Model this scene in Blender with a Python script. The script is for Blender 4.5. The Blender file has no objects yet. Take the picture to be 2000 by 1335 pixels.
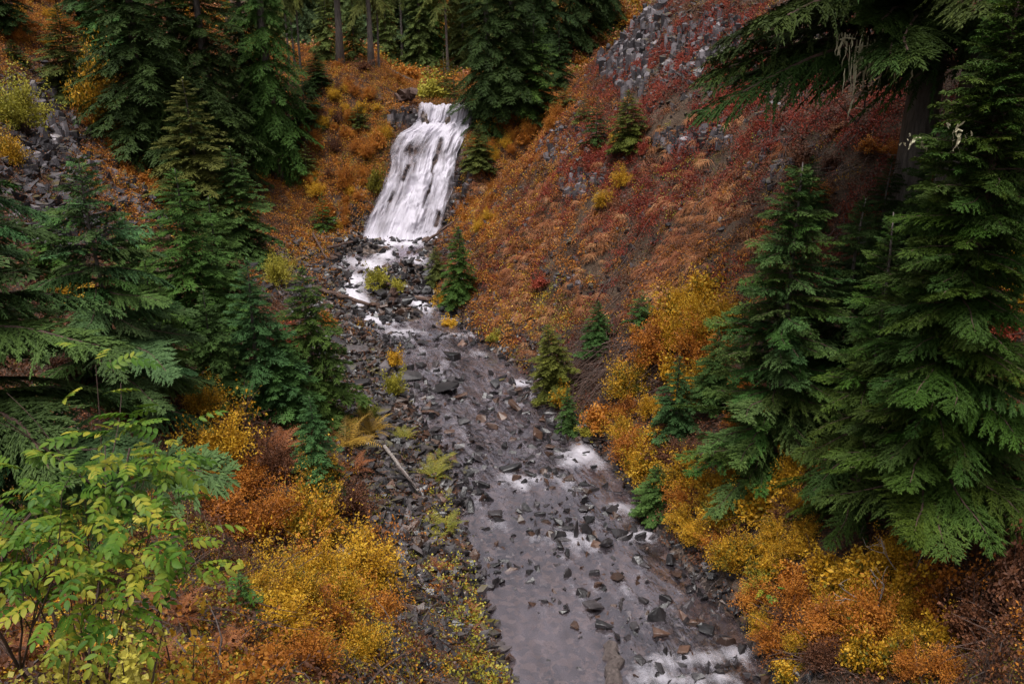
import bpy, math, random
import numpy as np
from mathutils import Vector, Matrix, Euler

# ------------------------------------------------------------------ camera, sky, sun, exposure
SC = bpy.context.scene
COL = SC.collection
FPX, PITCH, CAMH = 1732.0, math.radians(19.3), 10.0
cam = bpy.data.cameras.new('camera')
cam.sensor_width = 36.0
cam.lens = FPX / 2000.0 * 36.0
cam.clip_start, cam.clip_end = 0.05, 800.0
camo = bpy.data.objects.new('camera', cam)
COL.objects.link(camo)
camo.location = (0, 0, CAMH)
camo.rotation_euler = (math.radians(90) - PITCH, 0, 0)
SC.camera = camo
SC.render.resolution_x, SC.render.resolution_y = 1024, 683

SUN_EL, SUN_ROT = math.radians(74), math.radians(-150)
world = bpy.data.worlds.new('World')
SC.world = world
world.use_nodes = True
wn, wl = world.node_tree.nodes, world.node_tree.links
wn.clear()
sky = wn.new('ShaderNodeTexSky')
sky.sky_type = 'NISHITA'
sky.sun_disc = False
sky.sun_elevation, sky.sun_rotation = SUN_EL, SUN_ROT
sky.air_density, sky.dust_density, sky.ozone_density = 1.0, 6.0, 1.0
hs = wn.new('ShaderNodeHueSaturation')       # a closed overcast: the blue is mostly lost
hs.inputs['Saturation'].default_value = 0.14
bg = wn.new('ShaderNodeBackground')
bg.inputs['Strength'].default_value = 0.085
wo = wn.new('ShaderNodeOutputWorld')
wl.new(sky.outputs[0], hs.inputs['Color'])
wl.new(hs.outputs[0], bg.inputs['Color'])
wl.new(bg.outputs[0], wo.inputs['Surface'])

sl = bpy.data.lights.new('sun', 'SUN')
sl.energy, sl.angle, sl.color = 1.5, math.radians(24), (1.0, 0.95, 0.90)
so = bpy.data.objects.new('sun', sl)
COL.objects.link(so)
so.rotation_euler = (math.radians(90) - SUN_EL, 0, math.pi - SUN_ROT)
sdir = Vector((math.sin(SUN_ROT) * math.cos(SUN_EL), math.cos(SUN_ROT) * math.cos(SUN_EL), math.sin(SUN_EL)))
so.rotation_euler = sdir.to_track_quat('Z', 'Y').to_euler()
so.location = (0, 0, 40)

SC.view_settings.view_transform = 'Standard'
SC.view_settings.look = 'None'
SC.view_settings.gamma = 1.0
SC.view_settings.use_curve_mapping = False
SC.view_settings.exposure = 1.15
SC.render.engine = 'CYCLES'
SC.cycles.max_bounces = 6
SC.cycles.diffuse_bounces = 2
SC.cycles.transparent_max_bounces = 12
SC.cycles.use_denoising = True

RNG = np.random.default_rng(7)

# ------------------------------------------------------------------ small maths
def frac(a): return a - np.floor(a)
def h2(ix, iy, s): return frac(np.sin(ix * 127.1 + iy * 311.7 + s * 74.7) * 43758.5453)
def vnoise(x, y, s=0):
    x = np.asarray(x, float); y = np.asarray(y, float)
    ix, iy = np.floor(x), np.floor(y)
    fx, fy = x - ix, y - iy
    fx, fy = fx * fx * (3 - 2 * fx), fy * fy * (3 - 2 * fy)
    a, b = h2(ix, iy, s), h2(ix + 1, iy, s)
    c, d = h2(ix, iy + 1, s), h2(ix + 1, iy + 1, s)
    return (a + (b - a) * fx) * (1 - fy) + (c + (d - c) * fx) * fy
def fbm(x, y, s=0, o=4):
    r, a, t = 0, .5, 0
    for k in range(o):
        r = r + a * vnoise(x * 2 ** k, y * 2 ** k, s + k * 3.1); t += a; a *= .5
    return r / t * 2 - 1
def sstep(a, b, x):
    t = np.clip((x - a) / (b - a), 0, 1)
    return t * t * (3 - 2 * t)
def smax(a, b, k):
    h = np.clip(.5 + .5 * (a - b) / k, 0, 1)
    return b + (a - b) * h + k * h * (1 - h)

CP, SP = math.cos(PITCH), math.sin(PITCH)
def project(P):
    P = np.asarray(P, float)
    x, y, z = P[..., 0], P[..., 1], P[..., 2] - CAMH
    t = y * CP - z * SP
    v = y * SP + z * CP
    t = np.where(np.abs(t) < 1e-3, 1e-3, t)
    return 1000 + FPX * x / t, 667.5 - FPX * v / t, t
def raydir(px, py):
    dx, v = (px - 1000) / FPX, (667.5 - py) / FPX
    return np.array([dx, CP + v * SP, -SP + v * CP])

# ------------------------------------------------------------------ terrain
ZWY = [-10, 24, 28, 31, 34, 37, 40, 41]
ZWZ = [0, 0, .15, .35, .62, .88, 1.0, 1.0]
def zw(y): return np.interp(y, ZWY, ZWZ)
def hit_water(px, py):
    d = raydir(px, py); z = 0.0
    for _ in range(30):
        t = (z - CAMH) / d[2]; z = float(zw(d[1] * t))
    return d[0] * t, d[1] * t
LE = [(1020, 1380), (985, 1290), (940, 1170), (908, 1060), (888, 950), (846, 870), (795, 780), (765, 690), (705, 630), (672, 580), (652, 530), (668, 495), (700, 470)]
RE = [(1545, 1400), (1490, 1300), (1420, 1190), (1310, 1075), (1235, 965), (1165, 872), (1085, 805), (1025, 730), (965, 685), (905, 635), (862, 590), (852, 540), (850, 500), (858, 466)]
le = np.array([hit_water(*p) for p in LE]); re_ = np.array([hit_water(*p) for p in RE])
# falls: profile of the ledges (y, z), outline in the direction of the lip
FY = np.array([39.6, 39.9, 40.6, 41.5, 42.2, 42.7, 43.3, 43.8, 44.3, 44.7, 45.3, 45.45, 46.0, 60.0])
FZ = np.array([0.8, 1.0, 1.62, 2.62, 3.12, 3.68, 4.10, 4.72, 5.02, 5.36, 5.55, 6.32, 6.40, 6.8])
def fprof(y): return np.interp(y, FY, FZ)
FLP = np.array([[200, 824], [212, 820], [235, 816], [252, 806], [262, 783], [285, 768], [310, 762], [345, 756], [380, 742], [420, 725], [445, 714], [468, 706]])
FRP = np.array([[200, 925], [212, 932], [235, 928], [250, 918], [280, 905], [300, 897], [340, 887], [380, 880], [420, 873], [445, 866], [468, 858]])
fy_s = np.linspace(39.9, 46.0, 25)
fx_l, fx_r = [], []
for yy in fy_s:
    _, py, t = project(np.array([-4.5, yy, float(fprof(yy))]))
    fx_l.append((np.interp(py, FLP[:, 0], FLP[:, 1]) - 1000) / FPX * t)
    fx_r.append((np.interp(py, FRP[:, 0], FRP[:, 1]) - 1000) / FPX * t)
YL = np.concatenate([[-12], le[:, 1], fy_s[1:], [75]]); XL = np.concatenate([[le[0, 0]], le[:, 0], fx_l[1:], [-9]])
YR = np.concatenate([[-12], re_[:, 1], fy_s[1:], [75]]); XR = np.concatenate([[re_[0, 0]], re_[:, 0], fx_r[1:], [-5]])
o = np.argsort(YL); YL, XL = YL[o], XL[o]
o = np.argsort(YR); YR, XR = YR[o], XR[o]
YRB = np.concatenate([YR[YR < 39.9], [80]]); XRB = np.concatenate([XR[YR < 39.9], [-3.3]])
def xl(y): return np.interp(y, YL, XL)
def xr(y): return np.interp(y, YR, XR)

def fshift(x): return .95 * fbm(np.asarray(x) * 1.15 + 3, np.asarray(x) * 0 + .3, 41, 3)
def zfun(x, y, fine=True):
    x = np.asarray(x, float); y = np.asarray(y, float)
    L, R, W = xl(y), xr(y), zw(y)
    dl = np.maximum((L - x) * .93, 0)
    rb = np.interp(y, YRB, XRB)
    dr = np.maximum((x - rb) * .93, 0)
    bl = np.interp(dl, [0, .3, 1.5, 2.6, 4, 40], [-.02, .14, .42, .8, 1.65, 1.65 + 36 * .80])
    br = np.interp(dr, [0, .2, 1, 2.2, 40], [-.02, .28, .85, 1.85, 1.85 + 37.8 * 1.06])
    br = br - .55 * np.maximum(0, y - 51)
    emb = np.minimum(8.6, 8.6 - .55 * np.maximum(y, 0)) - .6 * np.maximum(0, x + 3) - 2.2 * np.maximum(0, x + .9)
    W = np.where(y > 40, 1.0, W)
    zl = smax(W + bl, emb, .5)
    zr = W + br
    mid = (x >= L) & (x <= np.maximum(rb, L))
    bank = np.where(x < L, zl, np.where(x > rb, zr, W - .1))
    # valley head: falls ledges, hillside beside them, terrace above
    ys_ = y + fshift(x) * sstep(40, 40.6, y) * (1 - sstep(45.0, 45.6, y))
    pf = np.where(y < 39.9, -2 - (39.9 - y) * 3, fprof(ys_))
    side = np.where(y < 40, -2 - (40 - y) * 3, 1.0 + 6.7 * sstep(39.0, 48.5, y) + .05 * np.maximum(0, y - 48))
    wl_ = sstep(.1, 2.6, L - x)
    head = pf * (1 - wl_) + side * wl_
    z = smax(bank, head, .35)
    inl = (x >= L) & (x <= R)
    u = np.clip((x - L) / np.maximum(R - L, .1), 0, 1)
    dep = -.02 - .13 * np.power(np.clip(4 * u * (1 - u), 0, 1), .6)
    z = np.where(inl & (y < 40.2), zw(y) + dep, z)
    z = np.where(inl & (y >= 40.2), pf - .1, z)
    far = np.maximum(0, y - 72)
    z = z + .42 * far + np.where(y > 66, 1, 0) * .0
    if fine:
        dd = np.where(x < L, dl, np.where(x > R, np.maximum(0, x - R), 0))
        am = np.clip(dd / 2.5, 0, 1)
        led = np.where(x > R, .35 * (np.abs(frac(dr * .42 + .5 * fbm(x * .35, y * .35, 15, 3)) - .5) * 2 - .5), 0)
        n = led + fbm(x * .55, y * .55, 1, 4) * .55 + fbm(x * 2.3, y * 2.3, 5, 3) * .14
        z = z + n * am + fbm(x * 3.1, y * 3.1, 9, 2) * .035 * (1 - am)
        z = z + far * .05 * fbm(x * .05, y * .05, 4, 3) * 3
    return z

ISLE = [(768, 560, .75, 1.1, .42), (800, 530, .7, .8, .38), (790, 615, .7, .8, .36), (762, 600, .5, .6, .32), (705, 487, 1.3, .7, .42), (838, 492, .6, .6, .34), (655, 545, .6, 1.0, .3), (850, 560, .3, .6, .3)]
ISLW = [(*hit_water(a, b), c, d, e) for a, b, c, d, e in ISLE]
def zfun(x, y, fine=True, _z=zfun):
    z = _z(x, y, fine)
    y = np.asarray(y, float)
    for cx, cy, rx, ry, h in ISLW:
        z = z + h * np.exp(-((x - cx) / rx) ** 2 - ((y - cy) / ry) ** 2)
    return z

def at(px, py, tmin=2.5, tmax=220):
    d = raydir(px, py)
    t = np.concatenate([np.arange(tmin, 70, .04), np.arange(70, tmax, .5)])
    P = d[None, :] * t[:, None]
    z = zfun(P[:, 0], P[:, 1])
    hit = np.nonzero(P[:, 2] + CAMH < z)[0]
    k = hit[0] if len(hit) else len(t) - 1
    return np.array([P[k, 0], P[k, 1], z[k]]), t[k]

# ------------------------------------------------------------------ mesh and object helpers
def mk_mesh(name, V, Q=None, T=None, rnd=None, smooth=False, mat=None, mats=None, midx=None):
    V = np.ascontiguousarray(V, np.float32)
    Q = np.zeros((0, 4), np.int32) if Q is None or len(Q) == 0 else np.asarray(Q, np.int32)
    T = np.zeros((0, 3), np.int32) if T is None or len(T) == 0 else np.asarray(T, np.int32)
    me = bpy.data.meshes.new(name)
    me.vertices.add(len(V)); me.vertices.foreach_set('co', V.ravel())
    li = np.concatenate([Q.ravel(), T.ravel()]).astype(np.int32)
    me.loops.add(len(li)); me.loops.foreach_set('vertex_index', li)
    nf = len(Q) + len(T)
    me.polygons.add(nf)
    st = np.concatenate([np.arange(len(Q)) * 4, len(Q) * 4 + np.arange(len(T)) * 3]).astype(np.int32)
    me.polygons.foreach_set('loop_start', st)
    me.polygons.foreach_set('use_smooth', np.full(nf, smooth))
    if midx is not None: me.polygons.foreach_set('material_index', np.asarray(midx, np.int32))
    me.update(calc_edges=True)
    if rnd is not None:
        a = me.attributes.new('rnd', 'FLOAT', 'POINT'); a.data.foreach_set('value', np.asarray(rnd, np.float32))
    if mats:
        for m in mats: me.materials.append(m)
    elif mat: me.materials.append(mat)
    return me

def link(name, me, parent=None, loc=None, rot=None, scale=None):
    ob = bpy.data.objects.new(name, me); COL.objects.link(ob)
    if parent is not None: ob.parent = parent
    if loc is not None: ob.location = [float(v) for v in loc]
    if rot is not None: ob.rotation_euler = [float(v) for v in rot]
    if scale is not None: ob.scale = [float(v) for v in (scale if hasattr(scale, '__len__') else (scale,) * 3)]
    return ob
def tag(ob, label=None, cat=None, group=None, kind=None):
    if label: ob['label'] = label
    if cat: ob['category'] = cat
    if group: ob['group'] = group
    if kind: ob['kind'] = kind
    return ob
def empty(name, loc, rot=(0, 0, 0)):
    ob = link(name, None, None, loc, rot); ob.empty_display_size = .2
    return ob

class MB:
    """collects pieces and gives one mesh"""
    def __init__(s): s.V, s.Q, s.T, s.R, s.n = [], [], [], [], 0
    def add(s, V, Q=None, T=None, r=.5):
        V = np.asarray(V, float)
        s.V.append(V)
        if Q is not None and len(Q): s.Q.append(np.asarray(Q) + s.n)
        if T is not None and len(T): s.T.append(np.asarray(T) + s.n)
        s.R.append(np.full(len(V), r) if np.isscalar(r) else np.asarray(r))
        s.n += len(V)
    def get(s):
        return (np.concatenate(s.V), np.concatenate(s.Q) if s.Q else None, np.concatenate(s.T) if s.T else None, np.concatenate(s.R))
    def tube(s, pts, rad, n=5, r=.5, cap=True):
        pts = np.asarray(pts, float); k = len(pts)
        rad = np.full(k, rad) if np.isscalar(rad) else np.asarray(rad, float)
        tg = np.gradient(pts, axis=0); tg /= np.linalg.norm(tg, axis=1)[:, None] + 1e-9
        ref = np.array([0, 0, 1.]) if abs(tg[0, 2]) < .8 else np.array([1., 0, 0])
        a = np.cross(tg, ref); a /= np.linalg.norm(a, axis=1)[:, None] + 1e-9
        b = np.cross(tg, a)
        th = np.arange(n) / n * 2 * np.pi
        V = pts[:, None, :] + rad[:, None, None] * (a[:, None, :] * np.cos(th)[None, :, None] + b[:, None, :] * np.sin(th)[None, :, None])
        V = V.reshape(-1, 3)
        i = np.arange(k - 1)[:, None] * n; j = np.arange(n)[None, :]; j2 = (np.arange(n) + 1)[None, :] % n
        Q = np.stack([i + j, i + j2, i + n + j2, i + n + j], -1).reshape(-1, 4)
        T = []
        if cap:
            c0, c1 = len(V), len(V) + 1
            V = np.concatenate([V, pts[:1], pts[-1:]])
            for q in range(n):
                T.append((c0, (q + 1) % n, q)); T.append((c1, (k - 1) * n + q, (k - 1) * n + (q + 1) % n))
        s.add(V, Q, T, r)
    def mesh(s, name, mat=None, smooth=False):
        V, Q, T, R = s.get()
        return mk_mesh(name, V, Q, T, R, smooth, mat)

def diamonds(P, D, N, ln, wd, fold=0.0):
    """leaf blades: P base, D direction, N normal, ln length, wd half width -> V, Q"""
    D = D / (np.linalg.norm(D, axis=1)[:, None] + 1e-9)
    S = np.cross(D, N); S /= np.linalg.norm(S, axis=1)[:, None] + 1e-9
    U = np.cross(S, D)
    ln = np.broadcast_to(ln, (len(P),))[:, None]; wd = np.broadcast_to(wd, (len(P),))[:, None]
    m = P + D * ln * .45
    V = np.stack([P, m + S * wd + U * wd * fold, P + D * ln - U * ln * .08, m - S * wd + U * wd * fold], 1).reshape(-1, 3)
    Q = (np.arange(len(P)) * 4)[:, None] + np.arange(4)[None, :]
    return V, Q

# ------------------------------------------------------------------ materials
def new_mat(name):
    m = bpy.data.materials.new(name); m.use_nodes = True
    nt = m.node_tree; nt.nodes.clear()
    out = nt.nodes.new('ShaderNodeOutputMaterial')
    return m, nt.nodes, nt.links, out
def ramp_node(N, stops):
    r = N.new('ShaderNodeValToRGB')
    e = r.color_ramp.elements
    while len(e) < len(stops): e.new(.5)
    for k, (p, c) in enumerate(stops):
        e[k].position = p; e[k].color = (*c, 1)
    return r
def math_node(N, L, op, a, b=None, c=None):
    n = N.new('ShaderNodeMath'); n.operation = op
    for k, v in enumerate((a, b, c)):
        if v is None: continue
        if isinstance(v, (int, float)): n.inputs[k].default_value = v
        else: L.new(v, n.inputs[k])
    return n.outputs[0]
def noise_node(N, L, scale, detail=4, rough=.55, vec=None):
    n = N.new('ShaderNodeTexNoise')
    n.inputs['Scale'].default_value = scale; n.inputs['Detail'].default_value = detail; n.inputs['Roughness'].default_value = rough
    if vec is not None: L.new(vec, n.inputs['Vector'])
    return n
def leaf_mat(name, stops, trans=.3, wr=.4, wo_=.3, wn_=.3, nscale=.7, spec=.25):
    m, N, L, out = new_mat(name)
    at_ = N.new('ShaderNodeAttribute'); at_.attribute_name = 'rnd'
    oi = N.new('ShaderNodeObjectInfo')
    ge = N.new('ShaderNodeNewGeometry')
    no = noise_node(N, L, nscale, 3, .6, ge.outputs['Position'])
    nn = math_node(N, L, 'MULTIPLY_ADD', no.outputs['Fac'], 2.2, -.6)
    f = math_node(N, L, 'MULTIPLY', at_.outputs['Fac'], wr)
    f = math_node(N, L, 'MULTIPLY_ADD', oi.outputs['Random'], wo_, f)
    f = math_node(N, L, 'MULTIPLY_ADD', nn, wn_, f)
    rp = ramp_node(N, stops); L.new(f, rp.inputs['Fac'])
    pb = N.new('ShaderNodeBsdfPrincipled')
    pb.inputs['Roughness'].default_value = .55; pb.inputs['Specular IOR Level'].default_value = spec
    L.new(rp.outputs['Color'], pb.inputs['Base Color'])
    tr = N.new('ShaderNodeBsdfTranslucent'); L.new(rp.outputs['Color'], tr.inputs['Color'])
    mx = N.new('ShaderNodeMixShader'); mx.inputs[0].default_value = trans
    L.new(pb.outputs[0], mx.inputs[1]); L.new(tr.outputs[0], mx.inputs[2])
    L.new(mx.outputs[0], out.inputs['Surface'])
    return m
def needle_mat(name, trans=.14):
    m, N, L, out = new_mat(name)
    at_ = N.new('ShaderNodeAttribute'); at_.attribute_name = 'rnd'
    oi = N.new('ShaderNodeObjectInfo'); ge = N.new('ShaderNodeNewGeometry')
    no = noise_node(N, L, 1.3, 3, .6, ge.outputs['Position'])
    f = math_node(N, L, 'MULTIPLY_ADD', at_.outputs['Fac'], .65, math_node(N, L, 'MULTIPLY_ADD', no.outputs['Fac'], .7, -.17))
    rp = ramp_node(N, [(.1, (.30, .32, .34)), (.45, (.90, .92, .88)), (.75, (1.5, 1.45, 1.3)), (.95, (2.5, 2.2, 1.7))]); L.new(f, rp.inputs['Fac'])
    mx = N.new('ShaderNodeMix'); mx.data_type = 'RGBA'; mx.blend_type = 'MULTIPLY'; mx.inputs['Factor'].default_value = 1
    L.new(rp.outputs['Color'], mx.inputs[6]); L.new(oi.outputs['Color'], mx.inputs[7])
    pb = N.new('ShaderNodeBsdfPrincipled'); pb.inputs['Roughness'].default_value = .62; pb.inputs['Specular IOR Level'].default_value = .12
    L.new(mx.outputs[2], pb.inputs['Base Color'])
    t_ = N.new('ShaderNodeBsdfTranslucent'); L.new(mx.outputs[2], t_.inputs['Color'])
    ms = N.new('ShaderNodeMixShader'); ms.inputs[0].default_value = trans
    L.new(pb.outputs[0], ms.inputs[1]); L.new(t_.outputs[0], ms.inputs[2]); L.new(ms.outputs[0], out.inputs['Surface'])
    return m
def rock_mat(name, stops, moss=None, moss_amt=0.0, rough=.6, spec=.5, scale=5.0, vary=.5):
    m, N, L, out = new_mat(name)
    ge = N.new('ShaderNodeNewGeometry'); oi = N.new('ShaderNodeObjectInfo')
    at_ = N.new('ShaderNodeAttribute'); at_.attribute_name = 'rnd'
    n1 = noise_node(N, L, scale, 6, .65, ge.outputs['Position'])
    n2 = noise_node(N, L, scale * 6, 4, .6, ge.outputs['Position'])
    f = math_node(N, L, 'MULTIPLY_ADD', n1.outputs['Fac'], 1.0, math_node(N, L, 'MULTIPLY', n2.outputs['Fac'], .45))
    f = math_node(N, L, 'MULTIPLY_ADD', oi.outputs['Random'], vary, f)
    f = math_node(N, L, 'MULTIPLY_ADD', at_.outputs['Fac'], vary, f)
    f = math_node(N, L, 'SUBTRACT', f, .45 + vary * .6)
    rp = ramp_node(N, stops); L.new(f, rp.inputs['Fac'])
    col = rp.outputs['Color']
    if moss is not None:
        n3 = noise_node(N, L, 1.7, 5, .65, ge.outputs['Position'])
        sx = N.new('ShaderNodeSeparateXYZ'); L.new(ge.outputs['Normal'], sx.inputs[0])
        g = math_node(N, L, 'MULTIPLY_ADD', sx.outputs['Z'], .25, n3.outputs['Fac'])
        mr = N.new('ShaderNodeMapRange'); mr.inputs['From Min'].default_value = .85 - moss_amt; mr.inputs['From Max'].default_value = 1.0 - moss_amt
        L.new(g, mr.inputs['Value'])
        mx = N.new('ShaderNodeMix'); mx.data_type = 'RGBA'
        L.new(mr.outputs[0], mx.inputs['Factor']); L.new(col, mx.inputs[6]); mx.inputs[7].default_value = (*moss, 1)
        col = mx.outputs[2]
    pb = N.new('ShaderNodeBsdfPrincipled')
    L.new(col, pb.inputs['Base Color'])
    pb.inputs['Roughness'].default_value = rough; pb.inputs['Specular IOR Level'].default_value = spec
    bp = N.new('ShaderNodeBump'); bp.inputs['Strength'].default_value = .5; bp.inputs['Distance'].default_value = .03
    L.new(n2.outputs['Fac'], bp.inputs['Height']); L.new(bp.outputs[0], pb.inputs['Normal'])
    L.new(pb.outputs[0], out.inputs['Surface'])
    return m
def bark_mat(name, c0, c1):
    m, N, L, out = new_mat(name)
    tc = N.new('ShaderNodeTexCoord'); mp = N.new('ShaderNodeMapping'); mp.inputs['Scale'].default_value = (9, 9, 1.4)
    L.new(tc.outputs['Object'], mp.inputs[0])
    n = noise_node(N, L, 2.0, 6, .65, mp.outputs[0])
    rp = ramp_node(N, [(.3, c0), (.7, c1)]); L.new(n.outputs['Fac'], rp.inputs[0])
    pb = N.new('ShaderNodeBsdfPrincipled'); pb.inputs['Roughness'].default_value = .8
    L.new(rp.outputs[0], pb.inputs['Base Color'])
    bp = N.new('ShaderNodeBump'); bp.inputs['Strength'].default_value = .9; bp.inputs['Distance'].default_value = .04
    L.new(n.outputs['Fac'], bp.inputs['Height']); L.new(bp.outputs[0], pb.inputs['Normal'])
    L.new(pb.outputs[0], out.inputs['Surface'])
    return m
def soil_mat():
    m, N, L, out = new_mat('soil')
    ge = N.new('ShaderNodeNewGeometry')
    n1 = noise_node(N, L, .8, 6, .65, ge.outputs['Position'])
    n2 = noise_node(N, L, 14, 5, .65, ge.outputs['Position'])
    f = math_node(N, L, 'MULTIPLY_ADD', n2.outputs['Fac'], .6, math_node(N, L, 'MULTIPLY', n1.outputs['Fac'], .5))
    rp = ramp_node(N, [(.3, (.016, .012, .010)), (.5, (.045, .030, .021)), (.65, (.085, .055, .036)), (.8, (.13, .085, .055))])
    L.new(f, rp.inputs[0])
    # stony floor of the channel
    at_ = N.new('ShaderNodeAttribute'); at_.attribute_name = 'bed'
    vo = N.new('ShaderNodeTexVoronoi'); vo.inputs['Scale'].default_value = 8
    nd = noise_node(N, L, 3.0, 3, .6, ge.outputs['Position'])
    va = N.new('ShaderNodeVectorMath'); va.operation = 'MULTIPLY_ADD'; va.inputs[1].default_value = (.25, .25, .25)
    L.new(nd.outputs['Color'], va.inputs[0]); L.new(ge.outputs['Position'], va.inputs[2])
    L.new(va.outputs[0], vo.inputs['Vector'])
    sc = N.new('ShaderNodeSeparateColor'); L.new(vo.outputs['Color'], sc.inputs[0])
    rb = ramp_node(N, [(0, (.020, .016, .016)), (.4, (.042, .032, .029)), (.7, (.085, .056, .040)), (1, (.15, .12, .11))])
    L.new(sc.outputs[0], rb.inputs[0])
    mx = N.new('ShaderNodeMix'); mx.data_type = 'RGBA'
    L.new(at_.outputs['Fac'], mx.inputs['Factor']); L.new(rp.outputs[0], mx.inputs[6]); L.new(rb.outputs[0], mx.inputs[7])
    pb = N.new('ShaderNodeBsdfPrincipled'); pb.inputs['Roughness'].default_value = .8; pb.inputs['Specular IOR Level'].default_value = .2
    L.new(mx.outputs[2], pb.inputs['Base Color'])
    bp = N.new('ShaderNodeBump'); bp.inputs['Strength'].default_value = .8; bp.inputs['Distance'].default_value = .06
    L.new(n2.outputs['Fac'], bp.inputs['Height']); L.new(bp.outputs[0], pb.inputs['Normal'])
    L.new(pb.outputs[0], out.inputs['Surface'])
    return m
M_SOIL = soil_mat()

def water_mat():
    m, N, L, out = new_mat('stream_water')
    uv = N.new('ShaderNodeUVMap'); uv.uv_map = 'flow'
    mp = N.new('ShaderNodeMapping'); mp.inputs['Scale'].default_value = (1.0, .28, 1)
    L.new(uv.outputs[0], mp.inputs[0])
    n1 = noise_node(N, L, 2.4, 4, .55, mp.outputs[0])
    n2 = noise_node(N, L, 1.1, 3, .5, mp.outputs[0])
    ge = N.new('ShaderNodeNewGeometry')
    n3 = noise_node(N, L, 6.5, 4, .65, ge.outputs['Position'])
    mpf = N.new('ShaderNodeMapping'); mpf.inputs['Scale'].default_value = (1.0, .45, 1); L.new(uv.outputs[0], mpf.inputs[0])
    n4 = noise_node(N, L, 4.5, 3, .5, mpf.outputs[0])
    bp = N.new('ShaderNodeBump'); bp.inputs['Strength'].default_value = .45; bp.inputs['Distance'].default_value = .09
    hh = math_node(N, L, 'MULTIPLY_ADD', n4.outputs['Fac'], .6, n1.outputs['Fac'])
    L.new(hh, bp.inputs['Height'])
    fr = N.new('ShaderNodeFresnel'); fr.inputs['IOR'].default_value = 2.3
    L.new(bp.outputs[0], fr.inputs['Normal'])
    tr = N.new('ShaderNodeBsdfTransparent'); tr.inputs[0].default_value = (.86, .79, .77, 1)
    df = N.new('ShaderNodeBsdfDiffuse'); df.inputs[0].default_value = (.36, .30, .345, 1)
    L.new(bp.outputs[0], df.inputs['Normal'])
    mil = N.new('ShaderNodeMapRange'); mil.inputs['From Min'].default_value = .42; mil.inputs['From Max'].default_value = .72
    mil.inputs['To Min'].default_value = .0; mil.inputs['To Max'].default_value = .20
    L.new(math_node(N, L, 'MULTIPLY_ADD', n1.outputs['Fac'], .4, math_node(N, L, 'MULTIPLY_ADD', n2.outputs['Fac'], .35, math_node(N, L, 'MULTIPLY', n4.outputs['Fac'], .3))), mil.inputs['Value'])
    mk = N.new('ShaderNodeAttribute'); mk.attribute_name = 'milk_sky_sheen'  # extra paleness, including the sky reflection painted on the pool
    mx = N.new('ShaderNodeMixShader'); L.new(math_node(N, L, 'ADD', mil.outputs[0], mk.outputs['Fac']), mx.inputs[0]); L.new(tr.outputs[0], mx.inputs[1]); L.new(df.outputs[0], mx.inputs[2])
    gl = N.new('ShaderNodeBsdfGlossy'); gl.inputs['Roughness'].default_value = .09; gl.inputs[0].default_value = (.97, .90, 1.0, 1)
    L.new(bp.outputs[0], gl.inputs['Normal'])
    m2 = N.new('ShaderNodeMixShader'); L.new(fr.outputs[0], m2.inputs[0]); L.new(mx.outputs[0], m2.inputs[1]); L.new(gl.outputs[0], m2.inputs[2])
    fo = N.new('ShaderNodeAttribute'); fo.attribute_name = 'foam'
    fm = N.new('ShaderNodeMapRange'); fm.inputs['From Min'].default_value = 1.25; fm.inputs['From Max'].default_value = 2.75
    fm.inputs['To Max'].default_value = .96
    L.new(math_node(N, L, 'MULTIPLY_ADD', n1.outputs['Fac'], 1.3, math_node(N, L, 'MULTIPLY_ADD', n3.outputs['Fac'], .9, math_node(N, L, 'MULTIPLY', fo.outputs['Fac'], .95))), fm.inputs['Value'])
    ff = math_node(N, L, 'MULTIPLY', fm.outputs[0], math_node(N, L, 'GREATER_THAN', fo.outputs['Fac'], .01))
    wh = N.new('ShaderNodeBsdfDiffuse'); wh.inputs[0].default_value = (.60, .57, .63, 1)
    m3 = N.new('ShaderNodeMixShader'); L.new(ff, m3.inputs[0]); L.new(m2.outputs[0], m3.inputs[1]); L.new(wh.outputs[0], m3.inputs[2])
    L.new(m3.outputs[0], out.inputs['Surface'])
    return m
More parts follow.
